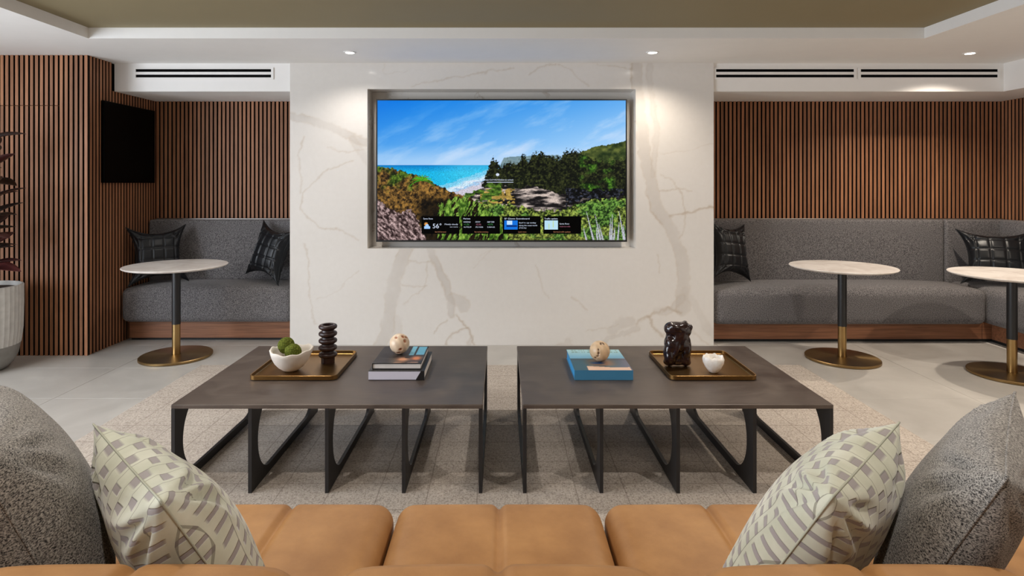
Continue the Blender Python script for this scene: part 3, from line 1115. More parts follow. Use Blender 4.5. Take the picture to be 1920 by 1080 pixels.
# ================================================================== SOFT SHAPES
def soft_box(hx, hy, hz, r, n=(24, 16, 8), crown=0.0, groove=None, gdepth=0.02, gw=0.02, fcrown=0.0):
    """rounded cushion centred at origin; grooves are x positions of stitched channels"""
    bm = bmesh.new()
    seen = {}
    def vert(p):
        q = Vector((max(-hx + r, min(hx - r, p[0])), max(-hy + r, min(hy - r, p[1])), max(-hz + r, min(hz - r, p[2]))))
        d = Vector(p) - q
        if d.length > 1e-9:
            q = q + d.normalized() * r
        ux, uy, uz = q.x / hx, q.y / hy, q.z / hz
        if crown:
            k = (1 - min(1, abs(ux)) ** 4) * (1 - min(1, abs(uy)) ** 4)
            q.z += crown * k * (1 if uz > 0 else 0.0) * max(0, uz)
        if fcrown:
            q.y += math.copysign(fcrown, uy) * (1 - min(1, abs(ux)) ** 4) * (1 - min(1, abs(uz)) ** 2) * abs(uy)
        if groove:
            g = 0
            for gx in groove:
                g = max(g, math.exp(-((q.x - gx) / gw) ** 2))
            q.z -= gdepth * g * (1 if uz > 0 else -1) * min(1, abs(uz) ** 2)
            q.y -= gdepth * g * math.copysign(1, uy) * min(1, abs(uy) ** 4)
        key = (round(p[0], 6), round(p[1], 6), round(p[2], 6))
        if key not in seen:
            seen[key] = bm.verts.new(q)
        return seen[key]
    def lin_(h, m, extra=None):
        vals = {-h + 2 * h * i / m for i in range(m + 1)}
        for k in range(1, 6):
            vals.add(-h + r * k / 6 * 1.0)
            vals.add(h - r * k / 6 * 1.0)
        if extra:
            for gx in extra:
                for k in range(-5, 6):
                    vals.add(gx + gw * 2.0 * k / 5)
        vs = sorted(round(v, 6) for v in vals if -h - 1e-9 <= v <= h + 1e-9)
        out = [vs[0]]
        for v in vs[1:]:
            if v - out[-1] > 1e-4:
                out.append(v)
        out[-1] = round(h, 6)
        return out
    X, Y, Z = lin_(hx, n[0], groove), lin_(hy, n[1]), lin_(hz, n[2])
    def sheet(A, B, f):
        for a0, a1 in zip(A, A[1:]):
            for b0, b1 in zip(B, B[1:]):
                vs = [vert(f(a0, b0)), vert(f(a1, b0)), vert(f(a1, b1)), vert(f(a0, b1))]
                if len(set(vs)) == 4:
                    try:
                        bm.faces.new(vs)
                    except ValueError:
                        pass
    hx_, hy_, hz_ = round(hx, 6), round(hy, 6), round(hz, 6)
    for s in (-1, 1):
        sheet(X, Y, lambda a, b: (a, b, s * hz_))
        sheet(X, Z, lambda a, b: (a, s * hy_, b))
        sheet(Y, Z, lambda a, b: (s * hx_, a, b))
    return bm

def pillow_bm(w, h, t, n=40, pinch=0.07, quilt=0, qd=0.010, seed=0, wrinkle=0.004, power=0.5):
    bm = bmesh.new()
    uvl = bm.loops.layers.uv.new('UVMap')
    rnd = random.Random(seed)
    ph = [rnd.uniform(0, 6.28) for _ in range(6)]
    grid = {}
    for side in (1, -1):
        for i in range(n + 1):
            for j in range(n + 1):
                u, v = -1 + 2 * i / n, -1 + 2 * j / n
                edge = i in (0, n) or j in (0, n)
                if edge and side == -1:
                    grid[(side, i, j)] = grid[(1, i, j)]
                    continue
                x = w / 2 * u * (1 - pinch * (1 - v * v) * u * u)
                y = h / 2 * v * (1 - pinch * (1 - u * u) * v * v)
                k = max(0, (1 - u * u) * (1 - v * v))
                z = t / 2 * k ** power
                z *= 1 + 0.10 * math.sin(2.1 * u + ph[0]) * math.sin(1.7 * v + ph[1])
                # gathers radiating from the corners
                if wrinkle:
                    for (su, sv, q) in ((-1, -1, 2), (1, -1, 3), (1, 1, 4), (-1, 1, 5)):
                        du, dv = u - su, v - sv
                        rr = math.hypot(du, dv)
                        an = math.atan2(dv, du)
                        z += wrinkle * math.sin(an * 14 + ph[q]) * math.exp(-((rr - 0.45) / 0.28) ** 2) * min(1, k * 6)
                if quilt:
                    g = 0
                    for c in (u, v):
                        f = ((c + 1) * quilt / 2) % 1.0
                        d = min(f, 1 - f)
                        g = max(g, math.exp(-(d / 0.075) ** 2))
                    z -= qd * g * min(1, k * 5)
                grid[(side, i, j)] = bm.verts.new((x, y, side * z))
        for i in range(n):
            for j in range(n):
                ids = [(i, j), (i + 1, j), (i + 1, j + 1), (i, j + 1)]
                if side == -1:
                    ids = ids[::-1]
                f = bm.faces.new([grid[(side, a, c)] for a, c in ids])
                f.smooth = True
                for lp, (a, c) in zip(f.loops, ids):
                    lp[uvl].uv = (a / n, c / n)
    border = [(i, 0) for i in range(n)] + [(n, j) for j in range(n)] + [(i, n) for i in range(n, 0, -1)] + [(0, j) for j in range(n, 0, -1)]
    pts = [grid[(1, a, c)].co.copy() for a, c in border]
    return bm, pts

def pillow(name, label, cat, origin, xa, ya, w, h, t, m, group=None, piping=0.004, pm=None, **kw):
    xa = Vector(xa).normalized()
    ya = Vector(ya)
    ya = (ya - xa * ya.dot(xa)).normalized()
    za = xa.cross(ya)
    root = bpy.data.objects.new(name, None)
    root.empty_display_size = 0.1
    COL.objects.link(root)
    mt = Matrix((xa, ya, za)).transposed().to_4x4()
    mt.translation = Vector(origin)
    root.matrix_world = mt
    tag(root, label, cat, group)
    bm, pts = pillow_bm(w, h, t, **kw)
    link('cover', mesh_of('cover', bm, m, 'all'), root)
    bm = bmesh.new()
    tube(bm, pts, piping, 6, True)
    obj('piping', bm, pm or m, root, 'all')
    return root

# ================================================================== BENCHES
def cushion(name, x0, x1, y0, y1, z0, z1, r, root, m=None, **kw):
    bm = soft_box((x1 - x0) / 2, (y1 - y0) / 2, (z1 - z0) / 2, r, **kw)
    o = obj(name, bm, m or M['bench'], root, 'all')
    o.location = Vector(((x0 + x1) / 2, (y0 + y1) / 2, (z0 + z1) / 2)) - Vector(root.location)
    return o

# left bench
LB = thing('banquette_bench', 'short charcoal wool banquette with walnut plinth in the left bay', 'bench', ((XL + MX0) / 2, 5.5, 0))
bx0, bx1 = XL + 0.012, MX0 - 0.01
cushion('seat', bx0, bx1, 5.26, 5.73, 0.175, 0.475, 0.06, LB, crown=0.03)
cushion('backrest', bx0, bx1, 5.69, 5.82, 0.30, 1.06, 0.025, LB, fcrown=0.006)
wobj('plinth', bbox(bx0 + 0.03, bx1, 5.35, 5.78, 0.022, 0.185, 0.003), M['walnut_plinth'], LB)
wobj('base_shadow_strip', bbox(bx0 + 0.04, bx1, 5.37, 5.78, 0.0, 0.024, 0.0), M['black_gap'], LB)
wobj('backrest_cap', bbox(bx0 + 0.02, bx1, 5.775, 5.828, 1.055, 1.068, 0.002), M['cap_metal'], LB)

# corner bench
RB = thing('corner_banquette', 'long charcoal wool corner banquette with walnut plinth in the right bay', 'bench', (3.4, 5.5, 0))
rx0 = MX1 + 0.012
cushion('seat', rx0, 4.255, 5.21, 5.73, 0.165, 0.470, 0.06, RB, crown=0.035)
cushion('seat', 4.262, XR - 0.03, 2.9, 5.73, 0.165, 0.470, 0.06, RB, crown=0.03)
cushion('backrest', rx0, 4.225, 5.69, 5.82, 0.30, 1.06, 0.025, RB, fcrown=0.006)
cushion('backrest', 4.232, 4.775, 5.68, 5.82, 0.30, 1.06, 0.025, RB, fcrown=0.004)
cushion('backrest', 4.745, XR - 0.012, 2.9, 5.82, 0.30, 1.06, 0.025, RB)
wobj('plinth', bbox(rx0, 4.262, 5.29, 5.78, 0.026, 0.175, 0.003), M['walnut_plinth'], RB)
wobj('plinth', bbox(4.342, XR - 0.02, 2.95, 5.285, 0.026, 0.175, 0.003), M['walnut_plinth'], RB)
wobj('plinth_corner', bbox(4.266, 4.42, 5.29, 5.42, 0.026, 0.175, 0.003), M['walnut_plinth'], RB)
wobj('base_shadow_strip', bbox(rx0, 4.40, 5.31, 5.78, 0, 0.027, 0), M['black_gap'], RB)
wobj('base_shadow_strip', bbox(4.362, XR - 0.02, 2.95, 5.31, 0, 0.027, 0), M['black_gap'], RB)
wobj('backrest_cap', bbox(rx0, XR - 0.02, 5.785, 5.828, 1.055, 1.066, 0.002), M['cap_metal'], RB)

# black quilted cushions
BK = dict(quilt=5, qd=0.010, n=60, pinch=0.30, wrinkle=0.006, power=0.42)
pillow('scatter_cushion', 'black quilted leather cushion against the slatted return wall on the short bench', 'cushion',
       (-3.112, 5.42, 0.760), (0.80, 0.56, 0.02), (-0.10, 0.20, 0.95), 0.48, 0.53, 0.19, M['black_leather'], 'black leather cushions', seed=1, **BK)
pillow('scatter_cushion', 'black quilted leather cushion on the short bench beside the marble wall', 'cushion',
       (-2.115, 5.49, 0.775), (0.86, -0.50, -0.16), (0.10, 0.24, 0.96), 0.46, 0.52, 0.18, M['black_leather'], 'black leather cushions', seed=2, **BK)
pillow('scatter_cushion', 'black quilted leather cushion on the long bench beside the marble wall', 'cushion',
       (2.105, 5.50, 0.790), (0.90, 0.42, -0.13), (-0.06, 0.25, 0.96), 0.46, 0.54, 0.18, M['black_leather'], 'black leather cushions', seed=3, **BK)
pillow('scatter_cushion', 'black quilted leather cushion in the corner of the long bench', 'cushion',
       (4.445, 5.36, 0.742), (0.86, -0.42, 0.0), (0.16, 0.34, 0.93), 0.56, 0.52, 0.20, M['black_leather'], 'black leather cushions', seed=4, **BK)

# ================================================================== BISTRO TABLES
def bistro(label, x, y):
    t = thing('bistro_table', label, 'table', (x, y, 0), 0, 'round pedestal tables')
    bm = bmesh.new()
    lathe(bm, [(0.0, 0.0), (0.262, 0.0), (0.270, 0.004), (0.270, 0.018), (0.266, 0.022), (0.06, 0.024), (0.034, 0.026)], 96)
    obj('base', bm, M['base_bronze'], t, 30)
    bm = bmesh.new()
    lathe(bm, [(0.031, 0.022), (0.031, 0.268), (0.0, 0.268)], 40)
    obj('lower_column', bm, M['brass'], t, 40)
    bm = bmesh.new()
    lathe(bm, [(0.0, 0.266), (0.0325, 0.266), (0.0325, 0.722), (0.0, 0.722)], 40)
    obj('upper_column', bm, M['black_metal'], t, 40)
    bm = bmesh.new()
    lathe(bm, [(0.0, 0.714), (0.10, 0.714), (0.10, 0.722), (0.0, 0.722)], 40)
    obj('mounting_plate', bm, M['black_metal'], t, 40)
    bm = bmesh.new()
    lathe(bm, [(0.0, 0.721), (0.33, 0.721), (0.365, 0.727), (0.381, 0.734), (0.386, 0.740), (0.383, 0.744), (0.0, 0.745)], 96)
    obj('tabletop', bm, M['table_marble'], t, 30)
    return t
bistro('round white pedestal table in front of the short bench', -2.63, 4.84)
bistro('round white pedestal table in front of the long straight run of the corner bench', 2.726, 4.77)
bistro('round white pedestal table in the corner bench angle, its disc shadow on the floor', 3.74, 4.37)

# ================================================================== RUG
rug = bbox(-2.30, 2.30, 0.75, 4.585, 0.0005, 0.012, 0.004, 2)
tag(obj('area_rug', rug, M['rug']), 'beige flecked wool rug with thin dark grid lines under the coffee tables', 'rug')

# ================================================================== COFFEE TABLES
TH = 0.410
TD0, TD1 = 2.68, 3.653
def fin_bm():
    bm = bmesh.new()
    z0, z1 = 0.0125, TH - 0.018
    outer = [(TD0, z0), (TD1, z0), (TD1, z1), (TD0, z1)]
    def loop(pts):
        vs = [bm.verts.new((0, y, z)) for y, z in pts]
        return [bm.edges.new((vs[i], vs[(i + 1) % len(vs)])) for i in range(len(vs))]
    hz0, hz1 = 0.052, z1 - 0.004
    cz, bz = (hz0 + hz1) / 2, (hz1 - hz0) / 2
    az = 0.145
    ya, yb_ = TD0 + 0.070, TD1 - 0.070
    inner = []
    for k in range(25):
        a = -PI / 2 + PI * k / 24
        e_ = 1.0
        inner.append((yb_ - az + az * abs(math.cos(a)) ** e_, cz + bz * math.sin(a)))
    for k in range(25):
        a = PI / 2 + PI * k / 24
        inner.append((ya + az - az * abs(math.cos(a)), cz + bz * math.sin(a)))
    edges = loop(outer) + loop(inner)
    bmesh.ops.triangle_fill(bm, edges=edges, use_beauty=True)
    ex = bmesh.ops.extrude_face_region(bm, geom=list(bm.faces))
    bmesh.ops.translate(bm, verts=[v for v in ex['geom'] if isinstance(v, bmesh.types.BMVert)], vec=(0.016, 0, 0))
    bmesh.ops.translate(bm, verts=list(bm.verts), vec=(-0.008, 0, 0))
    return bm
fin_me = mesh_of('fin_leg', fin_bm(), M['table_leg'], 25)
def coffee(label, x0, x1):
    t = thing('coffee_table', label, 'table', ((x0 + x1) / 2, 0, 0), 0, 'low iron coffee tables')
    t.location = ((x0 + x1) / 2, (TD0 + TD1) / 2, 0)
    wobj('tabletop', bbox(x0, x1, TD0, TD1, TH - 0.020, TH, 0.004), M['tabletop'], t)
    for k in range(5):
        x = x0 + 0.010 + (x1 - x0 - 0.020) * k / 4
        link('fin_leg', fin_me, t, (x - (x0 + x1) / 2, -(TD0 + TD1) / 2, 0))
    return t
coffee('low dark coffee table carrying the moss bowl and two stacked books', -1.481, -0.081)
coffee('low dark coffee table carrying the blue book and the dark root sculpture', 0.098, 1.494)

# ================================================================== TRAYS
def rrect(hx, hy, r, n=6):
    p = []
    for cx, cy, a0 in ((hx - r, hy - r, 0), (-hx + r, hy - r, PI / 2), (-hx + r, -hy + r, PI), (hx - r, -hy + r, 1.5 * PI)):
        for k in range(n + 1):
            a = a0 + PI / 2 * k / n
            p.append((cx + r * math.cos(a), cy + r * math.sin(a)))
    return p
def tray(label, x, y, rz=0.0):
    t = thing('serving_tray', label, 'tray', (x, y, TH), rz, 'brass trays')
    bm = bmesh.new()
    prof = [(0.008, 0.0005), (0.0, 0.004), (0.0, 0.024), (0.002, 0.025), (0.005, 0.024), (0.006, 0.008), (0.010, 0.005)]
    loops = []
    for ins, z in prof:
        loops.append([bm.verts.new((px, py, z)) for px, py in rrect(0.222 - ins, 0.232 - ins, 0.035 - ins)])
    n = len(loops[0])
    for A, B in zip(loops, loops[1:]):
        for i in range(n):
            j = (i + 1) % n
            bm.faces.new((A[i], A[j], B[j], B[i]))
    bm.faces.new(loops[-1])
    bm.faces.new(list(reversed(loops[0])))
    obj('body', bm, M['tray'], t, 35)
    return t
tray('antique brass tray under the white moss bowl', -1.050, 3.235, 0.0)
tray('antique brass tray under the dark root sculpture', 1.075, 3.235, 0.0)
TZ = TH + 0.0052

# bowl
BX, BY = -1.110, 3.16
t = thing('bowl', 'hand-formed white ceramic bowl with uneven rim holding moss balls', 'bowl', (BX, BY, TZ))
bm = bmesh.new()
def wob(r, z, a, k):
    f = max(0, (z - 0.06) / 0.05)
    return r * (1 + 0.035 * math.sin(3 * a + 0.6) * f + 0.008 * math.sin(7 * a + z * 60)), z + 0.006 * f * math.sin(2 * a + 1.0) + 0.003 * f * math.sin(9 * a)
lathe(bm, [(0.0, 0.001), (0.030, 0.0005), (0.040, 0.004), (0.062, 0.020), (0.082, 0.042), (0.096, 0.066), (0.106, 0.090), (0.111, 0.108), (0.108, 0.113), (0.100, 0.110), (0.094, 0.094), (0.080, 0.066), (0.060, 0.042), (0.030, 0.030), (0.0, 0.028)], 64, wob=wob)
obj('vessel', bm, M['ceramic'], t, 'all')

def moss(label, x, y, z, r, seed):
    rnd = random.Random(seed)
    bm = bmesh.new()
    bmesh.ops.create_icosphere(bm, subdivisions=5, radius=r)
    for v in bm.verts:
        v.co *= 1 + rnd.uniform(-0.045, 0.045) + 0.04 * math.sin(v.co.x * 90 + seed) * math.sin(v.co.y * 80) * math.sin(v.co.z * 85)
    tag(obj('moss_ball', bm, M['moss'], None, 'all', (x, y, z)), label, 'moss', 'moss balls in the bowl')
moss('round green moss ball sitting higher at the back of the bowl', BX - 0.036, BY + 0.032, TZ + 0.122, 0.043, 1)
moss('round green moss ball lower at the front of the bowl', BX + 0.020, BY - 0.026, TZ + 0.104, 0.042, 2)

# ringed vase
bm = bmesh.new()
pr = [(0.0, 0.0), (0.036, 0.0), (0.037, 0.030)]
for k in range(5):
    z = 0.032 + k * 0.0385
    pr += [(0.042, z), (0.048, z + 0.004), (0.050, z + 0.010), (0.050, z + 0.015), (0.046, z + 0.021), (0.035, z + 0.024), (0.033, z + 0.032)]
pr = pr[:-1]
pr[-1] = (0.040, pr[-2][1] + 0.003)
pr += [(0.030, pr[-1][1] - 0.002), (0.027, 0.16), (0.0, 0.158)]
lathe(bm, pr, 48)
tag(obj('ringed_vase', bm, M['dark_vase'], None, 40, (-0.955, 3.30, TZ)), 'dark brown turned wood vase of five stacked rings on the brass tray', 'vase')

# root sculpture
bm = bmesh.new()
def ell(c, r, q=None):
    m = Matrix.Translation(Vector(c))
    if q:
        m = m @ Matrix.Rotation(q[0], 4, q[1])
    m = m @ Matrix.Diagonal((r[0], r[1], r[2], 1))
    bmesh.ops.create_icosphere(bm, subdivisions=3, radius=1, matrix=m)
for c, r, q in (((-0.035, 0, 0.05), (0.035, 0.04, 0.06), (0.15, 'Y')), ((0.0, 0.006, 0.13), (0.062, 0.040, 0.10), None), ((0.005, 0.008, 0.06), (0.060, 0.032, 0.045), None), ((0.012, -0.030, 0.150), (0.040, 0.022, 0.075), (0.1, 'Y')), ((0.04, 0, 0.035), (0.030, 0.036, 0.045), (-0.2, 'Y')),
                ((0.0, 0.02, 0.06), (0.05, 0.03, 0.05), None), ((-0.035, -0.005, 0.11), (0.036, 0.045, 0.05), (-0.2, 'Y')),
                ((0.03, 0.0, 0.12), (0.042, 0.045, 0.05), (0.15, 'Y')), ((-0.022, 0.0, 0.190), (0.050, 0.045, 0.040), (0.2, 'Y')), ((0.026, -0.004, 0.185), (0.050, 0.046, 0.046), (-0.25, 'Y')), ((0.002, 0.0, 0.212), (0.062, 0.036, 0.018), (0.06, 'Y')), ((0.044, 0.004, 0.222), (0.014, 0.018, 0.014), None), ((0.0, 0.004, 0.018), (0.062, 0.026, 0.024), None), ((-0.052, -0.01, 0.075), (0.026, 0.034, 0.05), (0.1, 'Y')), ((0.050, 0.0, 0.09), (0.026, 0.032, 0.07), None),
                ((0.0, -0.03, 0.20), (0.05, 0.025, 0.020), (0.3, 'Y')), ((-0.012, -0.035, 0.10), (0.016, 0.02, 0.06), (0.25, 'Y')),
                ((0.062, -0.02, 0.205), (0.016, 0.018, 0.018), None), ((-0.05, -0.02, 0.045), (0.025, 0.03, 0.045), None),
                ((0.045, -0.025, 0.08), (0.02, 0.02, 0.04), (0.3, 'Y')), ((-0.045, 0.0, 0.012), (0.03, 0.035, 0.018), None), ((0.05, 0.0, 0.012), (0.024, 0.03, 0.018), None)):
    ell(c, r, q)
o = obj('root_sculpture', bm, M['dark_root'], None, 'all', (0.955, 3.235, TZ + 0.0085))
md = o.modifiers.new('fuse', 'REMESH')
md.mode = 'VOXEL'
md.voxel_size = 0.0045
md.use_smooth_shade = True
md2 = o.modifiers.new('ease', 'SMOOTH')
md2.iterations = 4
tag(o, 'glossy dark brown gnarled root sculpture standing on the brass tray', 'sculpture')

# quartz votive
bm = bmesh.new()
def wq(r, z, a, k):
    f = max(0, (z - 0.03) / 0.05)
    return r * (1 + 0.025 * math.sin(5 * a + 1) * f + 0.012 * math.sin(11 * a)), z + 0.0025 * f * math.sin(7 * a) + 0.002 * f * math.sin(13 * a)
lathe(bm, [(0.0, 0.001), (0.016, 0.0005), (0.024, 0.005), (0.040, 0.026), (0.052, 0.050), (0.055, 0.070), (0.050, 0.084), (0.042, 0.084), (0.038, 0.068), (0.026, 0.048), (0.0, 0.044)], 48, wob=wq)
tag(obj('votive_holder', bm, M['quartz'], None, 'all', (1.112, 3.125, TZ)), 'small rough white quartz votive cup on the brass tray', 'candle holder')

# ================================================================== BOOKS
def book(name, label, x0, x1, y0, y1, z0, z1, cover_m, page_m, printf=None, spine_m=None, rz=0.0, group=None, spine='front'):
    cx, cy = (x0 + x1) / 2, (y0 + y1) / 2
    t = thing(name, label, 'book', (cx, cy, z0), rz, group)
    w, d, h = (x1 - x0) / 2, (y1 - y0) / 2, z1 - z0
    c = 0.003
    obj('cover_bottom', bbox(-w, w, -d, d, 0.0005, c, 0.0006, 1), cover_m, t)
    obj('cover_top', bbox(-w, w, -d, d, h - c, h, 0.0006, 1), cover_m, t)
    if spine == 'front':
        obj('spine', bbox(-w, w, -d, -d + c, c, h - c, 0), spine_m or cover_m, t)
        obj('pages', bbox(-w + 0.004, w - 0.004, -d + c, d - 0.005, c, h - c, 0), page_m, t)
    elif spine == 'left':
        obj('spine', bbox(-w, -w + c, -d, d, c, h - c, 0), spine_m or cover_m, t)
        obj('pages', bbox(-w + c, w - 0.005, -d + 0.004, d - 0.004, c, h - c, 0), page_m, t)
    if printf:
        me = grid_mesh('cover_print', np.linspace(-w + 0.001, w - 0.001, 70), np.linspace(-d + 0.001, d - 0.001, 70),
                       lambda X, Y: printf((X + w) / (2 * w), (Y + d) / (2 * d)), 'print', M['print'], plane='XY')
        link('cover_print', me, t, (0, 0, h + 0.0006))
    return t

def blend(img, m, c):
    img += (np.array(c, float) - img) * np.clip(m, 0, 1)[..., None]

def print_dark(u, v):
    img = np.zeros(u.shape + (3,)) + np.array([44, 40, 40.0])
    n = fbm(u * 6, v * 6, 3, 4)
    img += (n[..., None] - 0.5) * 30
    blend(img, (u > 0.66) & (u < 0.76) & (v > 0.45), (120, 190, 214))
    blend(img, (u > 0.80) & (u < 0.97) & (v > 0.48) & (v < 0.97), (104, 178, 208))
    blend(img, np.exp(-(((u - 0.58) / 0.16) ** 2 + ((v - 0.22) / 0.14) ** 2) * 1.5) * 1.2 * (n > 0.36), (214, 156, 122))
    blend(img, np.exp(-(((u - 0.85) / 0.13) ** 2 + ((v - 0.28) / 0.15) ** 2) * 1.8) * 1.3 * (n > 0.36), (206, 124, 78))
    blend(img, ((v > 0.03) & (v < 0.08) & (u > 0.35) & (u < 0.95) & (n > 0.5)) * 0.6, (214, 160, 130))
    return img
def print_sea(u, v):
    img = np.zeros(u.shape + (3,))
    n = fbm(u * 8, v * 8, 6, 4)
    img[:] = (120, 176, 206)
    blend(img, np.clip((v - 0.6) * 3, 0, 1), (168, 206, 212))
    blend(img, (v < 0.55), (58, 92, 108))
    blend(img, ((v < 0.55) & (u > 0.6)) * np.clip((u - 0.6) * 3, 0, 1), (104, 106, 124))
    blend(img, ((v < 0.50) & (v > 0.46)) * 0.5, (70, 64, 80))
    # reclining figure reduced to sandy shapes
    blend(img, (v < 0.15 + 0.03 * np.sin(u * 6)) & (u > 0.24) & (u < 0.97), (226, 190, 166))
    blend(img, np.exp(-(((u - 0.52) / 0.24) ** 4 + ((v - 0.34) / 0.15) ** 4)), (150, 110, 88))
    blend(img, np.exp(-(((u - 0.45) / 0.12) ** 4 + ((v - 0.33) / 0.06) ** 4)), (30, 70, 120))
    # two faint lines of title lettering
    tl = ((np.abs(v - 0.86) < 0.028) | (np.abs(v - 0.95) < 0.020)) & (u > 0.06) & (u < 0.94) & (vnoise(u * 44, v * 3, 9) > 0.42)
    blend(img, tl * 0.75, (110, 140, 130))
    return img

book('coffee_table_book', 'thick pale-spined art book at the bottom of the two-book stack', -0.668, -0.385, 3.013, 3.36, TH, TH + 0.047,
     M['book_black'], M['paper'], None, M['lavender_spine'], 0.0, 'coffee table books')
# black wedge at the end of the pale spine
bot = [o for o in bpy.data.objects if o.get('label', '').startswith('thick pale')][0]
bm = bmesh.new()
w_, d_ = 0.1415, 0.1735
for yy in (-d_ - 0.0012, -d_ - 0.0002):
    pass
v1 = [bm.verts.new((w_ - 0.045, -d_ - 0.0008, 0.0012)), bm.verts.new((w_, -d_ - 0.0008, 0.0012)), bm.verts.new((w_, -d_ - 0.0008, 0.046)), bm.verts.new((w_ - 0.018, -d_ - 0.0008, 0.046))]
bm.faces.new(v1)
ex = bmesh.ops.extrude_face_region(bm, geom=list(bm.faces))
bmesh.ops.translate(bm, verts=[v for v in ex['geom'] if isinstance(v, bmesh.types.BMVert)], vec=(0, 0.0006, 0))
obj('spine_wedge', bm, M['book_black'], bot)
book('coffee_table_book', 'black covered picture book on top of the pale-spined book', -0.655, -0.405, 3.040, 3.355, TH + 0.0475, TH + 0.077,
     M['book_black'], M['paper'], print_dark, None, 0.0, 'coffee table books', 'left')
book('coffee_table_book', 'bright blue book with a seaside cover beneath the carved ball', 0.372, 0.668, 3.013, 3.39, TH, TH + 0.050,
     M['book_blue'], M['book_blue_bright'], print_sea, M['book_blue'], 0.0, 'coffee table books')

def wooden_ball(label, x, y, z, r, seed, basec, darkc, slit):
    bm = bmesh.new()
    bmesh.ops.create_icosphere(bm, subdivisions=6, radius=r)
    rnd = random.Random(seed)
    spots = []
    for k in range(26):
        zz = rnd.uniform(-0.9, 0.95)
        a = rnd.uniform(0, 2 * PI)
        d = Vector((math.cos(a) * math.sqrt(1 - zz * zz), math.sin(a) * math.sqrt(1 - zz * zz), zz))
        tt = d.cross(Vector((rnd.uniform(-1, 1), rnd.uniform(-1, 1), rnd.uniform(-1, 1)))).normalized()
        spots.append((d, tt, d.cross(tt), rnd.uniform(0.10, 0.22), rnd.uniform(0.05, 0.09) * slit))
    cl = bm.verts.layers.float_color.new('print')
    for v in bm.verts:
        d = v.co.normalized()
        g = 0
        for s, ta, tb, la, lb in spots:
            if d.dot(s) < 0.5:
                continue
            q = (d.dot(ta) / la) ** 2 + (d.dot(tb) / lb) ** 2
            g = max(g, math.exp(-q * q))
        st = 0.5 + 0.5 * math.sin(d.x * 9 + d.z * 5 + 2 * math.sin(d.y * 4 + seed))
        v.co = d * r * (1 - 0.09 * g)
        c = [b_ * (0.9 + 0.16 * st) * (1 - g) + k_ * g for b_, k_ in zip(basec, darkc)]
        v[cl] = (*c, 1)
    tag(obj('carved_ball', bm, M['print'], None, 'all', (x, y, z + r * 0.985)), label, 'ornament', 'carved wooden balls')
wooden_ball('pale carved ball with rust-brown hollows resting on the black book', -0.545, 3.215, TH + 0.0782, 0.0535, 3, rgb(224, 200, 172)[:3], rgb(150, 82, 42)[:3], 2.5)
wooden_ball('beige carved ball with leaf-shaped slits resting on the blue book', 0.525, 3.17, TH + 0.0512, 0.0535, 8, rgb(210, 180, 144)[:3], rgb(84, 54, 32)[:3], 1.5)

# ================================================================== SOFA
SF = thing('sofa', 'tan leather channelled sofa seen from behind facing the coffee tables', 'sofa', (0, 1.25, 0))
SWD = 0.622
for k in range(-2, 3):
    xc = -0.005 + k * SWD
    o = cushion('seat_cushion', xc - SWD / 2 + 0.004, xc + SWD / 2 - 0.004, 1.0, 1.835, 0.235, 0.435, 0.055, SF, M['leather'], crown=0.012, groove=[0.0], gdepth=0.012, gw=0.012, n=(20, 20, 6))
    o = cushion('back_cushion', xc - SWD / 2 + 0.002, xc + SWD / 2 - 0.002, 0.80, 1.078, 0.26, 0.736, 0.085, SF, M['leather'], crown=0.022, groove=[0.0], gdepth=0.014, gw=0.014, n=(20, 8, 12))
hx = 2.5 * SWD
wobj('base', bbox(-hx, hx, 0.74, 1.80, 0.09, 0.24, 0.01), M['leather'], SF)
wobj('back_panel', bbox(-hx, hx, 0.70, 0.80, 0.09, 0.66, 0.02), M['leather'], SF)
for s in (-1, 1):
    xa, xb = sorted((s * (hx + 0.005), s * (hx + 0.20)))
    cushion('arm', xa, xb, 0.72, 1.82, 0.09, 0.60, 0.06, SF, M['leather'])
    for yy in (0.80, 1.70):
        bm = bmesh.new()
        lathe(bm, [(0.0, 0.0125), (0.022, 0.0125), (0.025, 0.095), (0.0, 0.095)], 20, cx=s * (hx - 0.05), cy=yy)
        wobj('foot', bm, M['black_metal'], SF, 40)

# pillows on the sofa
def sofa_pillow(label, A, B, Dn, t, m, name='throw_pillow', group=None, **kw):
    A, B, Dn = Vector(A), Vector(B), Vector(Dn)
    c = (A + B) / 2 + Dn / 2
    return pillow(name, label, 'pillow', c, (B - A), -Dn, (B - A).length, Dn.length, t, m, group, **kw)
GP = dict(n=60, pinch=0.10, wrinkle=0.011, power=0.5, piping=0.0022)
sofa_pillow('sage and cream patterned velvet pillow leaning beside the left grey pillow', (-0.95, 1.384, 0.85), (-0.607, 1.053, 0.85), (0.19, 0.12, -0.41),
            0.215, M['velvet'], pm=M['velvet_edge'], group='patterned pillows', seed=11, **GP)
sofa_pillow('sage and cream patterned velvet pillow leaning beside the pointed grey pillow', (0.60, 1.062, 0.855), (0.930, 1.384, 0.855), (-0.20, 0.12, -0.405),
            0.215, M['velvet'], pm=M['velvet_edge'], group='patterned pillows', seed=12, **GP)
GK = dict(n=48, pinch=0.05, wrinkle=0.008, power=0.5, piping=0.003)
sofa_pillow('large grey knitted pillow with a rounded side at the sofa end', (-1.36, 1.50, 0.92), (-0.935, 1.06, 0.92), (0.15, 0.10, -0.46),
            0.30, M['grey_knit'], group='grey knitted pillows', seed=13, **GK)
sofa_pillow('large grey knitted pillow with a pointed top corner at the sofa end', (0.89, 1.05, 0.885), (1.275, 1.48, 0.885), (-0.15, 0.13, -0.43),
            0.205, M['grey_knit'], group='grey knitted pillows', seed=14, **GK)

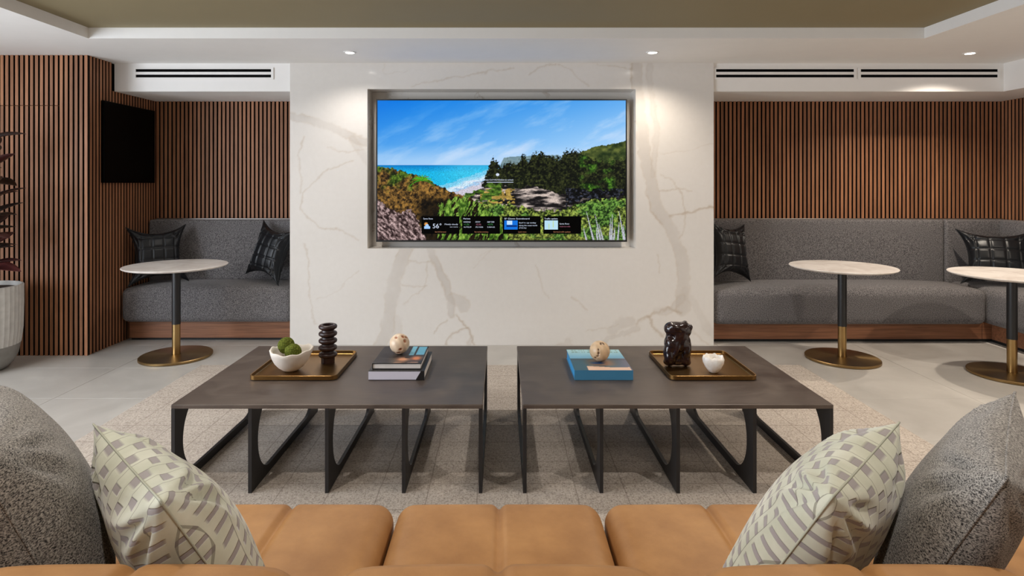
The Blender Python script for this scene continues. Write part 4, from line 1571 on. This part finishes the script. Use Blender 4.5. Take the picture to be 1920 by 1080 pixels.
# ================================================================== PLANT
PX, PY = -3.905, 4.47
PL = thing('potted_rubber_plant', 'dark burgundy rubber plant in a tall fluted pale pot by the slat wall', 'plant', (PX, PY, 0))
bm = bmesh.new()
NF = 44
def flute(r, z, a, k):
    return r * (1 - 0.018 * abs(math.sin(a * NF / 2)) ** 0.7), z
lathe(bm, [(0.250, 0.19), (0.262, 0.30), (0.266, 0.50), (0.266, 0.630), (0.260, 0.637)], NF * 8, wob=flute)
lathe(bm, [(0.262, 0.635), (0.250, 0.637), (0.242, 0.630), (0.240, 0.58)], 64)
obj('pot', bm, M['concrete'], PL, 50)
bm = bmesh.new()
lathe(bm, [(0.0, 0.0), (0.12, 0.0), (0.165, 0.012), (0.205, 0.05), (0.232, 0.11), (0.248, 0.19), (0.0, 0.19)], 72)
obj('pot_foot', bm, M['concrete_dark'], PL, 50)
bm = bmesh.new()
lathe(bm, [(0.0, 0.622), (0.10, 0.620), (0.245, 0.604)], 40)
obj('soil', bm, M['soil'], PL, 'all')
def leaf_me():
    bm = bmesh.new()
    L, Wd = 0.24, 0.058
    rows = []
    n = 10
    for i in range(n + 1):
        s = i / n
        wv = Wd * math.sin(PI * (s ** 0.85)) ** 0.75 if 0 < i < n else 0.002
        z = -0.05 * s * s
        rows.append([bm.verts.new((0.02 + L * s, sgn * wv, z + lift * wv)) for sgn, lift in ((-1, 0.30), (-0.5, 0.10), (0, -0.05), (0.5, 0.10), (1, 0.30))])
    for A, B in zip(rows, rows[1:]):
        for j in range(4):
            bm.faces.new((A[j], A[j + 1], B[j + 1], B[j]))
    ex = bmesh.ops.extrude_face_region(bm, geom=list(bm.faces))
    bmesh.ops.translate(bm, verts=[v for v in ex['geom'] if isinstance(v, bmesh.types.BMVert)], vec=(0, 0, -0.0015))
    tube(bm, [(-0.03, 0, -0.004), (0.0, 0, 0.0), (0.03, 0, -0.001)], 0.0035, 6)
    return mesh_of('leaf', bm, M['leaf'], 'all')
lme = leaf_me()
rnd = random.Random(5)
for k, (sx, sy, h, lean) in enumerate(((0.03, 0.0, 1.85, (0.05, -0.02)), (-0.07, 0.05, 1.55, (-0.10, 0.0)), (0.06, -0.07, 1.30, (0.10, -0.06)))):
    bm = bmesh.new()
    P0 = Vector((sx, sy, 0.62))
    P1 = Vector((sx + lean[0], sy + lean[1], h))
    pts = [P0.lerp(P1, i / 6) + Vector((0.012 * math.sin(i * 1.7 + k), 0.012 * math.cos(i * 1.3), 0)) for i in range(7)]
    tube(bm, pts, [0.012, 0.011, 0.010, 0.009, 0.008, 0.006, 0.004], 8)
    st = obj('stem', bm, M['stem'], PL, 'all')
    a = rnd.uniform(0, 6)
    nl = int((h - 0.75) / 0.045)
    for i in range(nl):
        f = (0.78 + i * 0.045 - 0.62) / (h - 0.62)
        p = P0.lerp(P1, min(1, f))
        a += 2.4 + rnd.uniform(-0.3, 0.3)
        o = link('leaf', lme, PL, p)
        tilt = rnd.uniform(-0.55, 0.15) - 0.35 * f
        o.rotation_euler = (rnd.uniform(-0.4, 0.4), tilt, a)
        s = rnd.uniform(0.8, 1.1)
        o.scale = (s, s, s)
    o = link('leaf', lme, PL, P1)
    o.rotation_euler = (0, -1.2, a)
    o.scale = (0.7, 0.5, 0.7)
